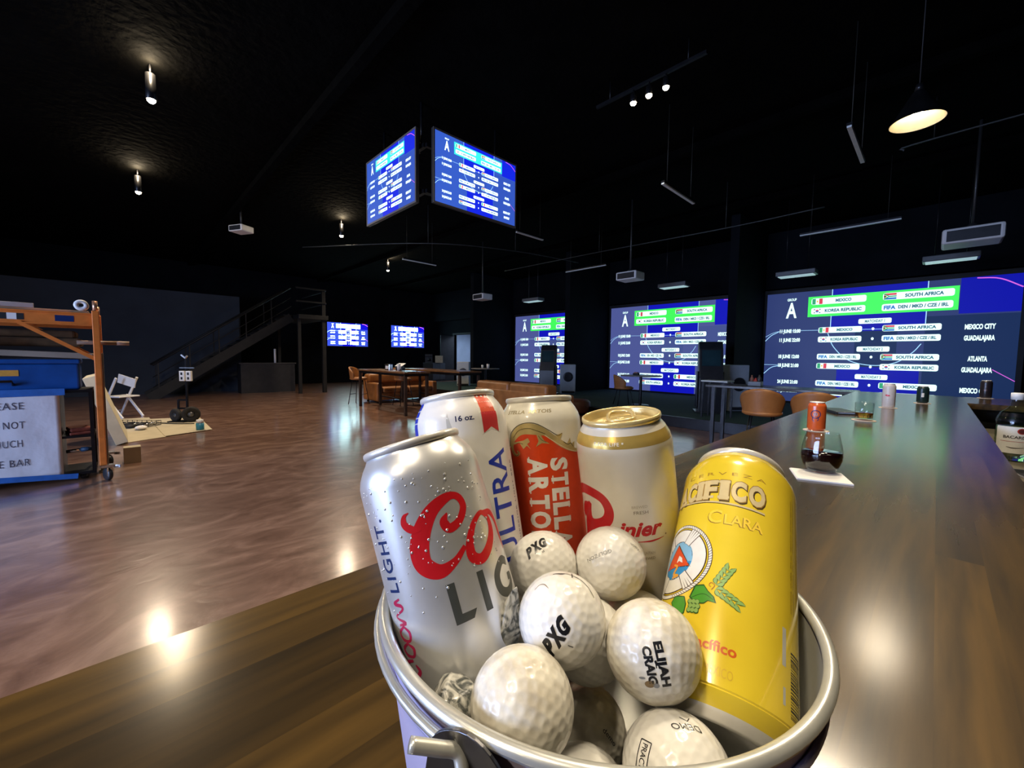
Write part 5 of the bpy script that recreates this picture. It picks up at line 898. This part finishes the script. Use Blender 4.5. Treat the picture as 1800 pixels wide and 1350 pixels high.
b = MB(); b.add(gv, gf, True); o = b.build('sheet', sgm, ns); md = o.modifiers.new('thick', 'SOLIDIFY'); md.thickness = .0006; md.offset = -1
p = Print()
for s_, z in (('PLEASE', .735), ('DO NOT', .545), ('TOUCH', .36), ('THE BAR', .165)):
    p = Print(); p.text(s_, .085, z, .070, 'k', w=.044 * len(s_), off=.0, space=1.15, center=True)
    p.build('lettering_line', dict(k=ink('marker_grey', (.08, .08, .11))), lambda x, y, l: Vector((.0082, x, y)), ns, .05, label='grey capitals ' + s_)

tape = mat('blue_painters_tape', (.02, .12, .42), .6, noise=(14, .15)); MB().box(.008, .0095, -.55, .50, .86, .93).build('tape_strip', tape, ns, label='blue tape'); b = MB(); b.M = Matrix.Rotation(-.10, 4, 'X') @ Matrix.Translation((0, 0, .02)); b.box(.008, .0095, -.56, .56, .0, .055).build('tape_strip', tape, ns, label='blue tape')
# things piled on and behind the cart
t = thing('blue_tool_chest', 'blue plastic tool chest with a small orange label on the cart', 'tool chest', (CX - .28, -.75, .972), 0); blp = mat('blue_plastic', (.008, .07, .28), .35, noise=(6, .2)); MB().box(-.2, .2, -.50, .46, 0, .27).build('body', blp, t, bevel=.02, seg=3); MB().box(-.21, .21, -.51, .47, .272, .32).build('lid', blp, t, bevel=.012); MB().box(.2005, .203, -.10, .04, .15, .21).build('label_patch', mat('orange_label', (.62, .30, .04), .6, noise=(30, .1)), t)
MB().tube([(.2, -.4, .06), (.26, -.4, .1), (.26, .0, .1), (.2, .0, .06)], .012, 8).build('handle', blackp, t)
gb = mat('grey_board', (.26, .23, .18), .8, noise=(5, .12))
t = MB(); t.M = Matrix.Translation((CX - .18, -.78, 1.325)) @ Matrix.Rotation(-.05, 4, 'X'); o = t.box(-.16, .16, -.62, .60, 0, .06).build('foam_plank', gb, bevel=.006); tag(o, 'long grey foam plank lying on top of the blue tool chest', 'plank')
t = thing('stacked_blankets', 'brown folded blankets stacked under the scaffold rail', 'blankets', (CX - .32, -.70, 1.425)); blm = mat('brown_blanket', (.085, .05, .022), .95, noise=(9, .4)); MB().box(-.2, .2, -.5, .44, .0, .09).build('lower_blanket', blm, t, bevel=.03, seg=3); MB().box(-.19, .18, -.5, .40, .092, .17).build('upper_blanket', blm, t, bevel=.03, seg=3)
for i, (z, y, lab) in enumerate(((1.475, -.86, 'upper pale trim board poking in at the left edge'), (1.405, -.84, 'lower pale trim board poking in at the left edge'))): o = MB().box(CX - .02, CX + .05, y - .7, y, z, z + .045).build('trim_board', mat('pale_primed_wood', (.48, .43, .30), .6, noise=(6, .1)), bevel=.012); tag(o, lab, 'board', 'pale trim boards')
t = thing('wood_dowel', 'short wooden dowel sticking out beyond the scaffold post', 'dowel', (PX - .10, PY + .05, 1.47)); MB().tube([(0, -.2, 0), (0, .10, 0)], .022, 12).build('shaft', mat('dark_dowel', (.25, .15, .09), .6, noise=(12, .2)), t); MB().tube([(0, .10, 0), (0, .2, 0)], .0225, 12).build('tip', mat('pale_dowel', (.5, .36, .26), .6, noise=(12, .2)), t)
t = thing('grey_panel', 'upright grey panel behind the scaffold post', 'panel', (CX - .28, -.14, 0)); MB().box(-.02, .02, -.035, .035, .0, 1.36).build('panel', gb, t, bevel=.003); MB().box(-.05, .05, -.05, .05, 0, .02).build('foot', gb, t)
o = MB(); o.M = Matrix.Translation(G(216, 782)) @ Matrix.Rotation(math.atan2(G(216, 782).y, G(216, 782).x) - PI / 2, 4, 'Z') @ Matrix.Rotation(-.30, 4, 'Y'); o = o.box(-.07, .07, 0, 1.1, 0.02, 1.06).build('insulation_board', mat('cream_foam', (.60, .53, .36), .8, noise=(6, .1)), bevel=.004); tag(o, 'cream foam panel leaning behind the scaffold', 'panel')
o = MB().box(-7.0, -6.86, .02, .18, .0, .2).build('cardboard_box', board, bevel=.004); tag(o, 'small cream cardboard box on the floor behind the scaffold wheel', 'box')
# white folding chair
fc = thing('folding_chair', 'white folding chair tipped against the leaning panel', 'chair', (G(214, 733).x, G(214, 733).y, 0), 2.2); q = MB()
for s_ in (-.2, .2): MB().bar((s_, .30, 0), (s_, -.18, .84), .03, .045).build('back_leg', white, fc, bevel=.006); MB().bar((s_, -.30, 0), (s_, .12, .46), .03, .045).build('front_leg', white, fc, bevel=.006)
MB().box(-.2, .2, -.24, .16, .43, .46).build('seat', white, fc, bevel=.01); MB().bar((0, -.155, .68), (0, -.20, .86), .44, .02).build('backrest', white, fc); MB().bar((-.2, .24, .12), (.2, .24, .12), .02).build('stretcher', white, fc)
# cardboard sheets on the floor with tools
def sheet(px, label, z): o = MB().prism([(G(a, b, z).x, G(a, b, z).y) for a, b in px], z, z + .006).build('cardboard_sheet', board); return tag(o, label, 'cardboard', 'cardboard sheets on the floor')
sheet([(212, 737), (262, 734), (292, 768), (214, 780)], 'pale cardboard sheet on the floor at the foot of the leaning panel', .002); sheet([(262, 737), (350, 733), (373, 755), (290, 767)], 'pale cardboard sheet on the floor under the hand truck', .010)
bs = G(238, 748, .02); t = thing('wire_basket', 'shallow wire basket of tools on the cardboard sheet', 'basket', (bs.x, bs.y, .018), AZ); w_ = MB()
for i in range(9): x = -.36 + i * .09; w_.tube([(x, -.14, .08), (x, -.13, 0.005), (x, .13, 0.005), (x, .14, .08)], .005, 5)
for z in (.005, .04, .08): w_.tube([(-.36, -.135, z), (.36, -.135, z), (.36, .135, z), (-.36, .135, z)], .005, 5, closed=True)
w_.build('wire_frame', blackm, t)
for i in range(5): o = MB().tube([(-.28 + i * .12, -.08, .02), (-.20 + i * .12, .08, .05)], .018, 8).build('hand_tool', blackp if i % 2 else chrome, t)
for px, py, lab in ((248, 755, 'crumpled white rag on the cardboard in front of the wire basket'), (228, 752, 'black pouch on the cardboard in front of the wire basket')):
    c = G(px, py, .01); b = MB(); b.ball((0, 0, .03), .12, 10, (1, .7, .28)); o = b.build('work_rag' if 'rag' in lab else 'tool_pouch', paper if 'rag' in lab else black); o.location = (c.x, c.y, .016); tag(o, lab, 'rag' if 'rag' in lab else 'pouch')
hc = G(325, 741, .012); ht = thing('hand_truck', 'black hand truck with fat wheels and two white outlet boxes on its pole', 'hand truck', (hc.x, hc.y, .017), AZ)
for x, r in ((-.13, .13), (.17, .15)):
    b = MB(); b.M = Matrix.Translation((x, -.05, r)) @ Matrix.Rotation(PI / 2 + .0, 4, 'X') @ Matrix.Rotation(.5 if x > 0 else -.3, 4, 'Y'); b.lathe([(r * .42, -.04), (r * .85, -.045), (r, -.025), (r, .025), (r * .85, .045), (r * .42, .04), (r * .42, -.04)], 32); w1_ = b.build('tyre', mat('tyre_rubber', (.015, .014, .013), .8, noise=(30, .2)), ht); b2 = MB(); b2.M = b.M; b2.lathe([(0, -.03), (r * .42, -.03), (r * .42, .03), (0, .03)], 20); b2.build('hub', mat('grey_hub', (.12, .12, .12), .4, .6, noise=(9, .1)), w1_)
MB().bar((-.16, .05, .02), (-.16, .06, .42), .03).bar((.02, .05, .02), (.02, .06, 1.25), .03).bar((-.16, .06, .42), (.02, .06, .42), .03).bar((-.16, .06, .25), (.02, .06, .25), .03).box(-.22, .1, -.16, .06, 0, .02).build('frame', blackm, ht)
for x in (-.03, .10): b_2 = MB().box(x - .05, x + .05, .0, .05, .80, 1.0).build('outlet_box', white, ht, bevel=.006); MB().box(x - .018, x + .018, -.004, 0, .83, .88).box(x - .018, x + .018, -.004, 0, .92, .97).build('socket', blackp, b_2)
MB().bar((-.1, .05, 1.06), (.18, .05, 1.06), .02).bar((.02, .05, 1.25), (-.04, .02, 1.32), .025).bar((.02, .05, 1.25), (.08, .02, 1.30), .025).build('cross_handle', steel, ht)
MB().tube(smooth_path([(-.35, -.25, .012), (-.1, -.32, .012), (.2, -.34, .012), (.42, -.30, .012)], 5), .010, 6).build('power_cable', blackp, ht)
cc = G(352, 757, .0); t = thing('blue_cup', 'blue and white spray can standing at the edge of the cardboard', 'can', (cc.x, cc.y, .018)); MB().lathe([(0, 0), (.055, 0), (.06, .01), (.06, .12), (0, .12)], 24).build('body', mat('cyan_plastic', (.03, .22, .33), .4, noise=(9, .1)), t); MB().lathe([(0, .12), (.052, .12), (.05, .18), (0, .185)], 24).build('cap', white, t)
